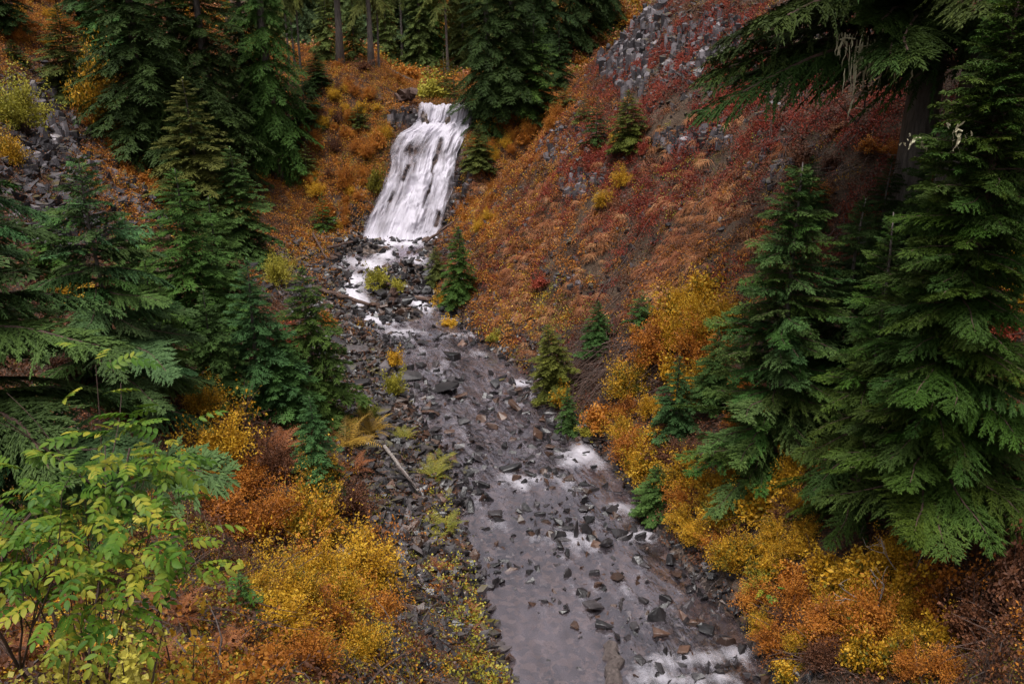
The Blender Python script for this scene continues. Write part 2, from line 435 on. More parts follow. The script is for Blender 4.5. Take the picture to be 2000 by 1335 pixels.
def fall_mat():
    m, N, L, out = new_mat('falling_water')
    uv = N.new('ShaderNodeUVMap'); uv.uv_map = 'flow'
    mp = N.new('ShaderNodeMapping'); mp.inputs['Scale'].default_value = (9, .9, 1)
    L.new(uv.outputs[0], mp.inputs[0])
    n1 = noise_node(N, L, 1.0, 5, .62, mp.outputs[0])
    mp2 = N.new('ShaderNodeMapping'); mp2.inputs['Scale'].default_value = (34, 1.2, 1); L.new(uv.outputs[0], mp2.inputs[0])
    n2 = noise_node(N, L, 1.0, 3, .6, mp2.outputs[0])
    th = N.new('ShaderNodeAttribute'); th.attribute_name = 'thick'
    f = math_node(N, L, 'MULTIPLY_ADD', n1.outputs['Fac'], 1.1, math_node(N, L, 'MULTIPLY', n2.outputs['Fac'], .55))
    f = math_node(N, L, 'ADD', f, th.outputs['Fac'])
    mr = N.new('ShaderNodeMapRange'); mr.inputs['From Min'].default_value = .72; mr.inputs['From Max'].default_value = 1.66
    mr.inputs['To Min'].default_value = 0.0; mr.inputs['To Max'].default_value = 1.0
    L.new(f, mr.inputs['Value'])
    tr = N.new('ShaderNodeBsdfTransparent'); tr.inputs[0].default_value = (.9, .88, .92, 1)
    df = N.new('ShaderNodeBsdfDiffuse'); df.inputs[0].default_value = (.60, .565, .64, 1)
    tl = N.new('ShaderNodeBsdfTranslucent'); tl.inputs[0].default_value = (.60, .565, .64, 1)
    bp = N.new('ShaderNodeBump'); bp.inputs['Strength'].default_value = .6; bp.inputs['Distance'].default_value = .08
    L.new(f, bp.inputs['Height']); L.new(bp.outputs[0], df.inputs['Normal'])
    mw = N.new('ShaderNodeMixShader'); mw.inputs[0].default_value = .25; L.new(df.outputs[0], mw.inputs[1]); L.new(tl.outputs[0], mw.inputs[2])
    mx = N.new('ShaderNodeMixShader'); L.new(mr.outputs[0], mx.inputs[0]); L.new(tr.outputs[0], mx.inputs[1]); L.new(mw.outputs[0], mx.inputs[2])
    L.new(mx.outputs[0], out.inputs['Surface'])
    return m

# ------------------------------------------------------------------ ground, hills, water
def grid_mesh(name, xs, ys, zf, mat, bed=False):
    X, Y = np.meshgrid(xs, ys)
    Z = zf(X, Y)
    V = np.stack([X, Y, Z], -1).reshape(-1, 3)
    nx, ny = len(xs), len(ys)
    i = np.arange(ny - 1)[:, None] * nx + np.arange(nx - 1)[None, :]
    Q = np.stack([i, i + 1, i + nx + 1, i + nx], -1).reshape(-1, 4)
    me = mk_mesh(name, V, Q, None, None, True, mat)
    if bed:
        dl = xl(Y) - X; dr = X - xr(Y)
        b = 1 - sstep(-.05, .5, np.maximum(dl - 1.2 * (Y > 10), dr))
        b = np.maximum(b, (Y > 39.5) * (1 - sstep(.2, .9, np.maximum(dl, dr))))
        a = me.attributes.new('bed', 'FLOAT', 'POINT'); a.data.foreach_set('value', b.reshape(-1).astype(np.float32))
    return me
tag(link('ground', grid_mesh('ground', np.arange(-34, 36.01, .2), np.arange(-4, 62.01, .2), zfun, M_SOIL, True)),
    'steep brown valley sides of soil and stone falling to the stream', kind='structure')
tag(link('hills', grid_mesh('hills', np.arange(-150, 150.1, 3), np.arange(61, 260, 2.5), lambda x, y: zfun(x, y) - .15, M_SOIL)),
    'wooded hillside rising far behind the waterfall', kind='structure')

FOAM = [(775, 472, 60, 9, 1.3), (752, 497, 20, 14, 1.0), (725, 520, 26, 10, .9), (690, 548, 26, 12, 1.1), (686, 572, 22, 12, 1.0), (700, 590, 26, 12, .9),
        (728, 612, 30, 12, 1.3), (752, 626, 34, 9, 1.1), (790, 648, 40, 8, .6), (812, 508, 26, 8, .9), (826, 530, 22, 8, .7), (795, 528, 14, 10, .7), (690, 510, 24, 10, .7),
        (816, 588, 16, 9, .9), (830, 600, 20, 10, .7), (900, 655, 60, 6, .35), (940, 690, 40, 8, .4), (1018, 748, 34, 7, 1.0), (1045, 775, 20, 12, .5), (1000, 790, 20, 6, .5),
        (1140, 885, 26, 18, 1.1), (1112, 902, 24, 10, .8), (1030, 932, 40, 6, .3), (1170, 905, 20, 14, .5), (1205, 990, 26, 10, .7), (1245, 1000, 18, 9, .6), (1222, 1045, 36, 9, .7), (1255, 1050, 20, 12, .6),
        (1290, 1290, 50, 16, .4), (1260, 1320, 40, 20, .5), (1370, 1285, 60, 16, .5), (1440, 1275, 30, 14, .5), (1330, 1330, 60, 14, .5), (1420, 1325, 40, 14, .4), (1100, 885, 20, 6, .5)]
def make_stream():
    ny, nu = 900, 90
    ys = np.linspace(-8, 40.1, ny); us = np.linspace(-.04, 1.04, nu)
    Y, U = np.meshgrid(ys, us, indexing='ij')
    Lx, Rx = xl(Y), xr(Y)
    X = Lx + (Rx - Lx) * U
    Z = zw(Y)
    px, py, t = project(np.stack([X, Y, Z], -1))
    F = np.zeros_like(X)
    for cx, cy, rx, ry, w in FOAM:
        w = w * (1.5 if cy < 660 else 1.0)
        F += w * np.exp(-((px - cx) / rx) ** 2 - ((py - cy) / ry) ** 2)
    for cx, cy, w, kk, lb in NAMED:
        wx, wy = hit_water(cx, cy + w * .3)
        if 16 < wy < 19.5 or wy < 12.2 or wy > 26: amp = .36
        else: amp = .13
        rw = w / FPX * wy * .8
        ex, ey = (X - wx) - .12 * (wy - Y), (wy - Y)
        F += amp * np.exp(-(ex / rw) ** 2 - ((ey - rw * .9) / (rw * np.where(ey > rw * .9, 2.6, .9))) ** 2)
    M = .07 * np.exp(-((px - 1075) / 110) ** 2 - ((py - 1270) / 110) ** 2) + .10 * sstep(1100, 700, py) * .6  # pool blob paints in the bright sky's reflection; second term pales water upstream
    F = np.clip(F, 0, 1.3)
    rap = sstep(30, 34, Y)
    rip = fbm(X * 2.2, Y * 1.2, 31, 3) * (.012 + .05 * rap) + F * fbm(X * 5, Y * 2.2, 33, 3) * .05 + F * .03
    V = np.stack([X, Y, Z + rip], -1).reshape(-1, 3)
    i = np.arange(ny - 1)[:, None] * nu + np.arange(nu - 1)[None, :]
    Q = np.stack([i, i + 1, i + nu + 1, i + nu], -1).reshape(-1, 4)
    me = mk_mesh('stream', V, Q, None, None, True, water_mat())
    a = me.attributes.new('milk_sky_sheen', 'FLOAT', 'POINT'); a.data.foreach_set('value', M.reshape(-1).astype(np.float32))
    a = me.attributes.new('foam', 'FLOAT', 'POINT'); a.data.foreach_set('value', F.reshape(-1).astype(np.float32))
    uvl = me.uv_layers.new(name='flow')
    vi = np.zeros(len(me.loops), np.int32); me.loops.foreach_get('vertex_index', vi)
    UV = np.stack([(U * 4.2).reshape(-1), Y.reshape(-1)], -1)[vi]
    uvl.data.foreach_set('uv', UV.astype(np.float32).ravel())
    tag(link('stream', me), 'shallow stony stream of silky water running down from the falls', kind='structure')

M_FALL = fall_mat()
def make_falls():
    # along the ledge profile, and across between the two edges; sheets bulge out over each ledge
    ns, nu = 420, 150
    seg = np.concatenate([[0], np.cumsum(np.hypot(np.diff(FY[:-1]), np.diff(FZ[:-1])))])
    s = np.linspace(0, seg[-1], ns)
    py_, pz = np.interp(s, seg, FY[:-1]), np.interp(s, seg, FZ[:-1])
    ker = np.hanning(45); ker /= ker.sum()
    pys = np.convolve(np.pad(py_, 22, 'edge'), ker, 'valid'); pzs = np.convolve(np.pad(pz, 22, 'edge'), ker, 'valid')
    tg = np.stack([np.gradient(pys), np.gradient(pzs)], -1); tg /= np.linalg.norm(tg, axis=1)[:, None] + 1e-9
    us = np.linspace(0, 1, nu)
    S, U = np.meshgrid(np.arange(ns), us, indexing='ij')
    Y0, Z0 = pys[S], pzs[S]
    # ledges step at different heights across the width
    Lx, Rx = xl(np.clip(Y0, 40.0, 46)), xr(np.clip(Y0, 40.0, 46))
    rag = (fbm(S / ns * 6, S * 0 + 1.0, 44, 3) * .35)
    X = Lx + (Rx - Lx) * U + rag * np.where(U < .5, 1 - 2 * U, 2 * U - 1) * .6
    drop = s[S] / seg[-1]
    Y0 = Y0 - fshift(X) * sstep(40, 40.8, Y0) * (1 - sstep(44.8, 45.4, Y0))
    rid = fbm(U * 15, drop * 1.5, 46, 4) * .24 + fbm(U * 50, drop * 1.6, 47, 2) * .035
    lump = fbm(U * 7, drop * 8, 48, 4) * .42
    off = .16 + rid + lump * np.sin(np.pi * np.clip(drop, 0, 1)) ** .5
    Yn, Zn = -tg[S][..., 1], tg[S][..., 0]
    Y = Y0 + Yn * off * .9; Z = Z0 + np.abs(Zn) * off * .7 + .05
    px, py, t = project(np.stack([X, Y, Z], -1))
    # thickness: thick tongues, thin veils, dry ribs of rock
    T = .40 + .26 * fbm(U * 5, drop * 2, 49, 3) + .42 * fbm(U * 11, drop * 6, 51, 3) * sstep(.1, .3, drop)
    for (x0, y0, x1, y1, w, a) in [(868, 268, 822, 350, 16, .6), (822, 350, 790, 460, 26, .6), (905, 262, 870, 330, 12, .45), (868, 330, 850, 440, 16, .3), (850, 232, 900, 262, 22, .55), (800, 262, 850, 246, 14, .5), (760, 360, 715, 460, 22, .3),
                                   (862, 272, 850, 312, 7, -1.3), (850, 312, 842, 335, 4, -1.0), (797, 325, 788, 350, 5, -.8), (768, 375, 762, 392, 4, -.6), (858, 415, 852, 440, 5, -1.1), (826, 405, 836, 375, 3, -.7), (838, 375, 846, 340, 3, -.7), (826, 220, 824, 232, 4, -.7), (850, 218, 862, 232, 8, -.35), (800, 292, 815, 296, 10, -.3), (818, 405, 812, 420, 3, -.4)]:
        d = np.array([x1 - x0, y1 - y0], float); l2 = d @ d
        k = np.clip(((px - x0) * d[0] + (py - y0) * d[1]) / l2, 0, 1)
        T += a * np.exp(-(((px - x0 - k * d[0]) ** 2 + (py - y0 - k * d[1]) ** 2) / (w * w)))
    edge = np.minimum(U, 1 - U)
    T -= (1 - sstep(0, .07, edge)) * .6
    T += (1 - sstep(0, .08, drop)) * .6
    V = np.stack([X, Y, Z], -1).reshape(-1, 3)
    i = np.arange(ns - 1)[:, None] * nu + np.arange(nu - 1)[None, :]
    Q = np.stack([i, i + 1, i + nu + 1, i + nu], -1).reshape(-1, 4)
    me = mk_mesh('waterfall', V, Q, None, None, True, M_FALL)
    a = me.attributes.new('thick', 'FLOAT', 'POINT'); a.data.foreach_set('value', T.reshape(-1).astype(np.float32))
    uvl = me.uv_layers.new(name='flow')
    vi = np.zeros(len(me.loops), np.int32); me.loops.foreach_get('vertex_index', vi)
    Uw = U + .05 * fbm(U * 3, drop * 4, 52, 3) + .015 * fbm(U * 12, drop * 9, 53, 2)
    UV = np.stack([Uw.reshape(-1), (drop * 6).reshape(-1)], -1)[vi]
    uvl.data.foreach_set('uv', UV.astype(np.float32).ravel())
    tag(link('waterfall', me), 'white veil of water sliding down the stepped dark rock face', kind='structure')
make_falls()
# upper stream above the lip
def make_upper():
    ys = np.linspace(45.9, 64, 60); us = np.linspace(-.02, 1.02, 12)
    Y, U = np.meshgrid(ys, us, indexing='ij')
    X = xl(Y) + (xr(Y) - xl(Y)) * U
    Z = fprof(Y) + .1
    V = np.stack([X, Y, Z], -1).reshape(-1, 3)
    i = np.arange(59)[:, None] * 12 + np.arange(11)[None, :]
    Q = np.stack([i, i + 1, i + 13, i + 12], -1).reshape(-1, 4)
    me = mk_mesh('upper_stream', V, Q, None, None, True, bpy.data.materials['stream_water'])
    me.uv_layers.new(name='flow')
    tag(link('upper_stream', me), 'creek feeding the waterfall on the terrace above its lip', kind='structure')
# ------------------------------------------------------------------ scattering of uncountable cover (instances on a point mesh)
def scatter(name, P, rot, scl, idx, protos, label):
    """one object of kind stuff: points carrying copies of a few small meshes"""
    n = len(P)
    me = bpy.data.meshes.new(name)
    me.vertices.add(n); me.vertices.foreach_set('co', np.asarray(P, np.float32).ravel())
    a = me.attributes.new('rot', 'FLOAT_VECTOR', 'POINT'); a.data.foreach_set('vector', np.asarray(rot, np.float32).ravel())
    scl = np.asarray(scl, np.float32)
    if scl.ndim == 1: scl = np.repeat(scl[:, None], 3, 1)
    a = me.attributes.new('scl', 'FLOAT_VECTOR', 'POINT'); a.data.foreach_set('vector', scl.ravel())
    a = me.attributes.new('pick', 'INT', 'POINT'); a.data.foreach_set('value', np.asarray(idx, np.int32))
    ob = link(name, me)
    ng = bpy.data.node_groups.new(name + '_scatter', 'GeometryNodeTree')
    ng.interface.new_socket('Geometry', in_out='INPUT', socket_type='NodeSocketGeometry')
    ng.interface.new_socket('Geometry', in_out='OUTPUT', socket_type='NodeSocketGeometry')
    N, L = ng.nodes, ng.links
    gi, go = N.new('NodeGroupInput'), N.new('NodeGroupOutput')
    iop = N.new('GeometryNodeInstanceOnPoints')
    gti = N.new('GeometryNodeGeometryToInstance')
    for pm in reversed(protos):
        po = bpy.data.objects.new(pm.name, pm)
        oi = N.new('GeometryNodeObjectInfo'); oi.inputs['Object'].default_value = po
        L.new(oi.outputs['Geometry'], gti.inputs[0])
    def attr(nm, ty):
        x = N.new('GeometryNodeInputNamedAttribute'); x.data_type = ty; x.inputs['Name'].default_value = nm
        return [o_ for o_ in x.outputs if o_.enabled][0]
    iop.inputs['Pick Instance'].default_value = True
    L.new(gi.outputs[0], iop.inputs['Points']); L.new(gti.outputs[0], iop.inputs['Instance'])
    L.new(attr('pick', 'INT'), iop.inputs['Instance Index'])
    er = N.new('FunctionNodeEulerToRotation'); L.new(attr('rot', 'FLOAT_VECTOR'), er.inputs[0])
    L.new(er.outputs[0], iop.inputs['Rotation'])
    L.new(attr('scl', 'FLOAT_VECTOR'), iop.inputs['Scale'])
    L.new(iop.outputs[0], go.inputs[0])
    mod = ob.modifiers.new('scatter', 'NODES'); mod.node_group = ng
    tag(ob, label, None, None, 'stuff')
    return ob
def slope_dir(x, y, e=.3):
    gx = (zfun(x + e, y, False) - zfun(x - e, y, False)) / (2 * e)
    gy = (zfun(x, y + e, False) - zfun(x, y - e, False)) / (2 * e)
    return gx, gy
def euler_up(nx, ny, nz, spin):
    """rotations taking +Z near a surface normal with a spin about it"""
    out = np.zeros((len(nx), 3), np.float32)
    for k in range(len(nx)):
        q = Vector((nx[k], ny[k], nz[k])).to_track_quat('Z', 'Y')
        m = q.to_matrix() @ Matrix.Rotation(float(spin[k]), 3, 'Z')
        out[k] = m.to_euler()
    return out
def rand_view_points(n, seed, ymax=70, tpow=1.0, tmin=4.0):
    """points over the ground inside the view cone, even on the ground"""
    r = np.random.default_rng(seed)
    Y = r.uniform(2.2, ymax, n * 3); X = r.uniform(-34, 36, n * 3)
    Z = zfun(X, Y)
    px, py, t = project(np.stack([X, Y, Z], -1))
    k = (px > -420) & (px < 2420) & (py > -80) & (py < 1520) & (t > tmin)
    return np.stack([X, Y, Z], -1)[k], px[k], py[k], t[k], r
def blobs(px, py, L_):
    w = np.zeros(len(px))
    for cx, cy, rx, ry, a in L_:
        w = np.maximum(w, a * np.exp(-((px - cx) / rx) ** 2 - ((py - cy) / ry) ** 2))
    return w
def inpoly(px, py, poly):
    px, py = np.asarray(px), np.asarray(py)
    c = np.zeros(px.shape, bool); n = len(poly)
    for i in range(n):
        x1, y1 = poly[i]; x2, y2 = poly[(i + 1) % n]
        k = ((y1 > py) != (y2 > py)) & (px < (x2 - x1) * (py - y1) / (y2 - y1 + 1e-9) + x1)
        c ^= k
    return c

# ------------------------------------------------------------------ rocks
R_DARK = [(.0, (.010, .009, .010)), (.35, (.030, .026, .028)), (.6, (.070, .060, .064)), (.85, (.15, .125, .13)), (1, (.24, .21, .215))]
R_BANK = [(.0, (.014, .012, .013)), (.3, (.045, .037, .038)), (.55, (.095, .078, .080)), (.8, (.17, .14, .14)), (1, (.27, .24, .24))]
R_BROWN = [(.0, (.03, .016, .011)), (.4, (.085, .046, .032)), (.7, (.16, .088, .06)), (1, (.25, .17, .13))]
R_CLIFF = [(.0, (.014, .012, .014)), (.3, (.048, .042, .047)), (.55, (.10, .088, .097)), (.8, (.17, .15, .163)), (1, (.26, .235, .25))]
M_WET = rock_mat('wet_rock', R_DARK, None, 0, .32, .5, 3.0)
M_BANK = rock_mat('bank_rock', R_BANK, (.085, .068, .008), .10, .6, .4, 3.0)
M_BROWN = rock_mat('rust_rock', R_BROWN, None, 0, .38, .5, 3.0)
M_CLIFF = rock_mat('cliff_rock', R_CLIFF, (.055, .04, .012), .12, .75, .3, 2.2)

import bmesh
def hull(seed, flat=1.0, n=13, cut=.8):
    r = np.random.default_rng(seed)
    P = r.uniform(-1, 1, (n, 3)); P = np.sign(P) * np.abs(P) ** cut
    sc = np.array([1, r.uniform(.6, .9), r.uniform(.42, .8) * flat])
    P = P * sc * .5
    bm = bmesh.new()
    for p in P: bm.verts.new(p)
    res = bmesh.ops.convex_hull(bm, input=bm.verts)
    bmesh.ops.delete(bm, geom=list({e for e in res['geom_interior'] + res['geom_unused'] if isinstance(e, bmesh.types.BMVert)}), context='VERTS')
    bmesh.ops.bevel(bm, geom=list(bm.edges), offset=.022, segments=1, affect='EDGES')
    bmesh.ops.triangulate(bm, faces=[f for f in bm.faces if len(f.verts) > 4])
    me = bpy.data.meshes.new('rock')
    bm.to_mesh(me); bm.free()
    return me
HULLS = [hull(k, 1.0 if k % 3 else .6) for k in range(14)]
def with_mat(me, m, name=None):
    c = me.copy(); c.materials.clear(); c.materials.append(m)
    if name: c.name = name
    return c
H_WET = [with_mat(h, M_WET) for h in HULLS]; H_BANK = [with_mat(h, M_BANK) for h in HULLS]
H_BROWN = [with_mat(h, M_BROWN) for h in HULLS]; H_CLIFF = [with_mat(h, M_CLIFF) for h in HULLS]
SLAB = [with_mat(hull(50 + k, .45, 16, .35), M_WET) for k in range(3)]
M_SLAB = rock_mat('slab_rock', R_BANK, None, 0, .5, .4, 2.5)
SLABB = [with_mat(s_, M_SLAB) for s_ in SLAB]; SLABR = [with_mat(s_, M_BROWN) for s_ in SLAB]

def on_water(px, py):
    x, y = hit_water(px, py)
    return np.array([x, y, float(zw(y))])
rr = random.Random(3)
def rock(P, size, me, flat=1.0, upright=False, sink=.12, label=None, group=None, name='river_rock', rot=None):
    e = (rr.uniform(-.3, .3), rr.uniform(-.3, .3), rr.uniform(0, 6.28)) if rot is None else rot
    if upright: e = (rr.uniform(-.3, .3), 1.2 + rr.uniform(-.2, .2), rr.uniform(0, 6.28))
    if group and label:
        label = ('large ' if size > .42 else 'small ' if size < .26 else '') + {'wet_rock': 'black', 'rust_rock': 'rust brown', 'bank_rock': 'grey', 'slab_rock': 'flat grey'}[me.materials[0].name] + ' ' + label
    ob = link(name, me, None, (P[0], P[1], P[2] + size * (.5 * .6 - sink) * flat), e, (size, size * rr.uniform(.75, 1.1), size * flat))
    tag(ob, label, 'rock', group)
    return ob
# the stones that can be pointed at: pixel, width in pixels, kind, label
NAMED = [
 (870, 750, 46, 'bs', 'long grey slab lying at the water edge of the stony left bank'),
 (803, 655, 17, 'wu', 'lone dark upright stone standing in the pool below the rapids'),
 (882, 692, 27, 'w', 'dark wedge of rock breaking the water below the lone upright stone'),
 (850, 710, 18, 'b', 'rounded brown cobble left of the dark wedge of rock'),
 (843, 812, 17, 'wu', 'pale upright slab standing in shallow water by the left bank cobbles'),
 (922, 856, 19, 'w', 'black rounded boulder alone in the middle of the shallows'),
 (1008, 787, 34, 'rs', 'flat brown block of rock in the fast water near the green leaning hemlock'),
 (1010, 760, 18, 'r', 'small rust topped stone upstream of the flat brown block'),
 (998, 905, 38, 'ws', 'dark pointed slab lying in the shallows above the riffle'),
 (1125, 1035, 30, 'wu', 'tallest dark split slab of the rock pile in midstream'),
 (1180, 1056, 28, 'w', 'squat dark block at the downstream corner of the midstream pile'),
 (1205, 1122, 25, 'rs', 'flat reddish brown stone lying just under the surface'),
 (1168, 1138, 16, 'r', 'small bright brown stone above the squared dark boulder'),
 (1137, 1153, 23, 'w', 'round dark stone touching the squared boulder of the still pool'),
 (1157, 1178, 29, 'w', 'squared dark boulder at the edge of the still pool'),
 (1125, 1218, 16, 'r', 'single brown cobble alone in the still mauve pool'),
 (1285, 1195, 38, 'w', 'large dark rounded rock beside the sunken log'),
 (1415, 1245, 32, 'r', 'brown sided block near the yellow bushes at the bottom riffle'),
 (1405, 1308, 18, 'b', 'small pale topped stone in the foaming bottom riffle'),
 (828, 578, 30, 'rs', 'flat long brown slab lying in the stream above the pale flat boulder'),
 (885, 605, 30, 'bs', 'pale flat topped boulder on the right bank under the orange slope'),
 (1140, 990, 20, 'w', None), (1110, 1080, 18, 'w', None), (968, 1000, 22, 'w', None), (1048, 985, 14, 'wu', None), (935, 958, 18, 'w', None), (1010, 930, 17, 'r', None),
 (1022, 938, 14, 'w', None), (1036, 922, 20, 'w', None), (1062, 918, 16, 'r', None), (1086, 920, 14, 'w', None), (1110, 930, 18, 'r', None), (1090, 1016, 20, 'w', None), (1110, 1027, 22, 'w', None),
 (1146, 1030, 24, 'wu', None), (1155, 1048, 18, 'w', None), (1165, 1062, 16, 'r', None), (1076, 1040, 16, 'r', None), (1037, 1037, 15, 'w', None), (1095, 1062, 22, 'w', None), (1110, 1115, 22, 'w', None),
 (1160, 1118, 18, 'w', None), (1065, 1172, 14, 'w', None), (1180, 1215, 28, 'w', None), (1255, 1170, 18, 'w', None), (1240, 1218, 18, 'w', None), (1290, 1230, 26, 'r', None), (1246, 1090, 22, 'w', None),
 (1262, 1102, 16, 'w', None), (825, 668, 20, 'w', None), (800, 728, 40, 'bs', None), (825, 712, 20, 'w', None), (887, 740, 24, 'w', None), (905, 738, 14, 'w', None), (815, 752, 18, 'w', None), (836, 788, 17, 'r', None),
 (838, 802, 19, 'r', None), (851, 836, 18, 'w', None), (880, 842, 18, 'r', None), (888, 868, 16, 'wu', None), (966, 748, 22, 'w', None), (958, 727, 16, 'w', None), (957, 773, 12, 'w', None), (900, 770, 20, 'r', None), (940, 815, 22, 'r', None),
 (960, 830, 20, 'r', None), (905, 820, 18, 'w', None), (930, 785, 16, 'w', None), (980, 810, 18, 'r', None), (1050, 845, 28, 'r', None), (1265, 1030, 16, 'w', None), (1320, 1120, 18, 'r', None), (1345, 1150, 16, 'w', None), (1300, 1165, 22, 'w', None),
 (1310, 1090, 24, 'w', None), (1215, 1180, 16, 'w', None), (1330, 1200, 20, 'r', None), (1380, 1225, 24, 'w', None), (1210, 1240, 18, 'w', None), (1250, 1285, 20, 'w', None), (1335, 1265, 22, 'r', None), (1290, 1300, 24, 'w', None), (1365, 1320, 22, 'w', None), (1450, 1265, 22, 'w', None),
 (985, 870, 14, 'w', None), (1075, 870, 16, 'r', None), (920, 900, 16, 'w', None), (905, 935, 14, 'w', None),
]
def near_named(n, seed):
    r_ = np.random.default_rng(seed); out = []
    for (cx, cy, w, kk, lb) in NAMED:
        m = r_.integers(3, 11)
        wx, wy = hit_water(cx, cy + w * .3); sp = w / FPX * wy * 1.6
        out.append(np.stack([wx + r_.normal(0, sp, m), wy + r_.normal(0, sp * 1.2, m)], -1))
    return np.concatenate(out)
make_stream()
make_upper()
GS = 'dark wet rocks standing in the shallow lower stream'
for (px, py, w, k, lab) in NAMED:
    P = on_water(px, py + w * .3); t = project(P)[2]
    s = w / FPX * t * (1.45 if 's' not in k else 1.2)
    pool = {'w': H_WET, 'r': H_BROWN, 'b': H_BANK}[k[0]]
    if 's' in k: pool = {'w': SLAB, 'r': SLABR, 'b': SLABB}[k[0]]
    rock(P, s, rr.choice(pool), .8, 'u' in k, .12, lab or 'rock poking out of the shallow lower stream', None if lab else GS)
# rapids and island rocks, then bank boulders, sampled over the ground by area
def polysample(poly, n, seed, smin, smax, mind=.8):
    """n spots (pixel, size in pixels) inside an area, no two closer than their size"""
    r = random.Random(seed); xs = [p[0] for p in poly]; ys = [p[1] for p in poly]
    out = []; tries = 0
    while len(out) < n and tries < n * 60:
        tries += 1
        x, y = r.uniform(min(xs), max(xs)), r.uniform(min(ys), max(ys))
        if not bool(inpoly(np.array([x]), np.array([y]), poly)[0]): continue
        s = smin + (smax - smin) * r.random() ** 2.2
        if all((x - a) ** 2 + ((y - b) * 1.4) ** 2 > (mind * .5 * (s + c)) ** 2 for a, b, c in out): out.append((x, y, s))
    return out
ISL = [(800, 500), (835, 520), (830, 560), (810, 600), (790, 640), (760, 618), (745, 600), (715, 580), (705, 560), (740, 520), (770, 500)]
for (x, y, s) in polysample(ISL, 46, 1, 10, 24, .75):
    P, t = at(x, y)
    rock(P + np.array([0, 0, .12]), s / FPX * t * 1.3, rr.choice(H_WET + H_BROWN[:4]), .85, False, .05, 'rock heaped on the small island in the rapids', 'dark rocks of the island in the rapids', 'island_rock')
for (x, y, s) in polysample([(640, 470), (745, 470), (748, 500), (700, 512), (668, 540), (650, 600), (612, 560), (600, 500)], 40, 2, 9, 22, .75):
    P, t = at(x, y); rock(P, s / FPX * t * 1.3, rr.choice(H_WET + H_BANK), .85, False, .05, 'angular rock in the heap left of the rapids below the falls', 'rocks heaped left of the rapids', 'rapids_rock')
for (x, y, s) in polysample([(775, 474), (870, 455), (895, 330), (912, 330), (905, 470), (865, 520), (800, 496)], 34, 3, 8, 22, .75):
    P, t = at(x, y); rock(P, s / FPX * t * 1.3, rr.choice(H_WET), .85, False, .05, 'wet rock piled at the right foot of the waterfall', 'black rocks at the right foot of the waterfall', 'falls_rock')
for (x, y, s) in polysample([(640, 600), (735, 640), (770, 700), (790, 780), (840, 880), (880, 950), (905, 1060), (880, 1110), (790, 1090), (740, 1000), (690, 890), (700, 760), (650, 660)], 120, 4, 13, 40, .72):
    P, t = at(x, y); rock(P, s / FPX * t * 1.15, rr.choice(H_BANK + H_BANK + H_BROWN[:5] + SLABB), .85, False, .1, 'angular boulder of the stony left bank', 'boulders of the stony left bank', 'bank_boulder')
# stones past the limit: pebbles, cobbles, scree
def lowhull(seed, m):
    r = np.random.default_rng(seed); bm = bmesh.new()
    for p in r.uniform(-.5, .5, (9, 3)) * [1, .8, .6]: bm.verts.new(p)
    res = bmesh.ops.convex_hull(bm, input=bm.verts)
    bmesh.ops.delete(bm, geom=list({e for e in res['geom_interior'] + res['geom_unused'] if isinstance(e, bmesh.types.BMVert)}), context='VERTS')
    me = bpy.data.meshes.new('pebble'); bm.to_mesh(me); bm.free(); me.materials.append(m)
    return me
PB = [lowhull(k, M_WET) for k in range(5)] + [lowhull(10 + k, M_BROWN) for k in range(3)] + [lowhull(20 + k, M_BANK) for k in range(4)]
def rnd_rot(r, n): return np.stack([r.uniform(-.6, .6, n), r.uniform(-.6, .6, n), r.uniform(0, 6.28, n)], -1)
# bed and water line
r = np.random.default_rng(11)
n = 15000
Y = np.concatenate([r.uniform(9, 40, n // 2), 9 + 31 * r.random(n // 2) ** 1.5])
U = r.uniform(-.05, 1.05, n)
X = xl(Y) + (xr(Y) - xl(Y)) * U
Z = zfun(X, Y)
cl = fbm(X * .9, Y * .6, 60, 3)
keep = r.random(n) < np.clip(.5 + 2.2 * cl, .12, 1)
px, py, t = project(np.stack([X, Y, Z], -1))
keep &= ~((py > 1150) & (px < 1175) & (r.random(n) < .9))
S = (.08 + .30 * r.random(n) ** 2.2) * np.where(Y > 30, 1.25, 1) * np.where(Y < 16, .75, 1)
P = np.stack([X, Y, Z + S * (.05 + .32 * (r.random(n) < .55))], -1)[keep]
scatter('streambed_stones', P, rnd_rot(r, len(P)), S[keep], r.choice([0, 1, 2, 3, 4, 5, 6, 7, 8, 9], len(P), p=[.16] * 5 + [.05] * 3 + [.025] * 2), PB, 'small wet stones and pebbles strewn over the stream bed')
nc = near_named(0, 19); rq = np.random.default_rng(20); Sc = .06 + .16 * rq.random(len(nc)) ** 2
nc3 = np.stack([nc[:, 0], nc[:, 1], np.maximum(zw(nc[:, 1]) - .02, zfun(nc[:, 0], nc[:, 1])) + Sc * .06], -1)
scatter('clustered_stones', nc3, rnd_rot(rq, len(nc)), Sc, rq.choice([0, 1, 2, 3, 4, 5, 6], len(nc)), PB, 'small dark stones gathered round the larger rocks of the stream')
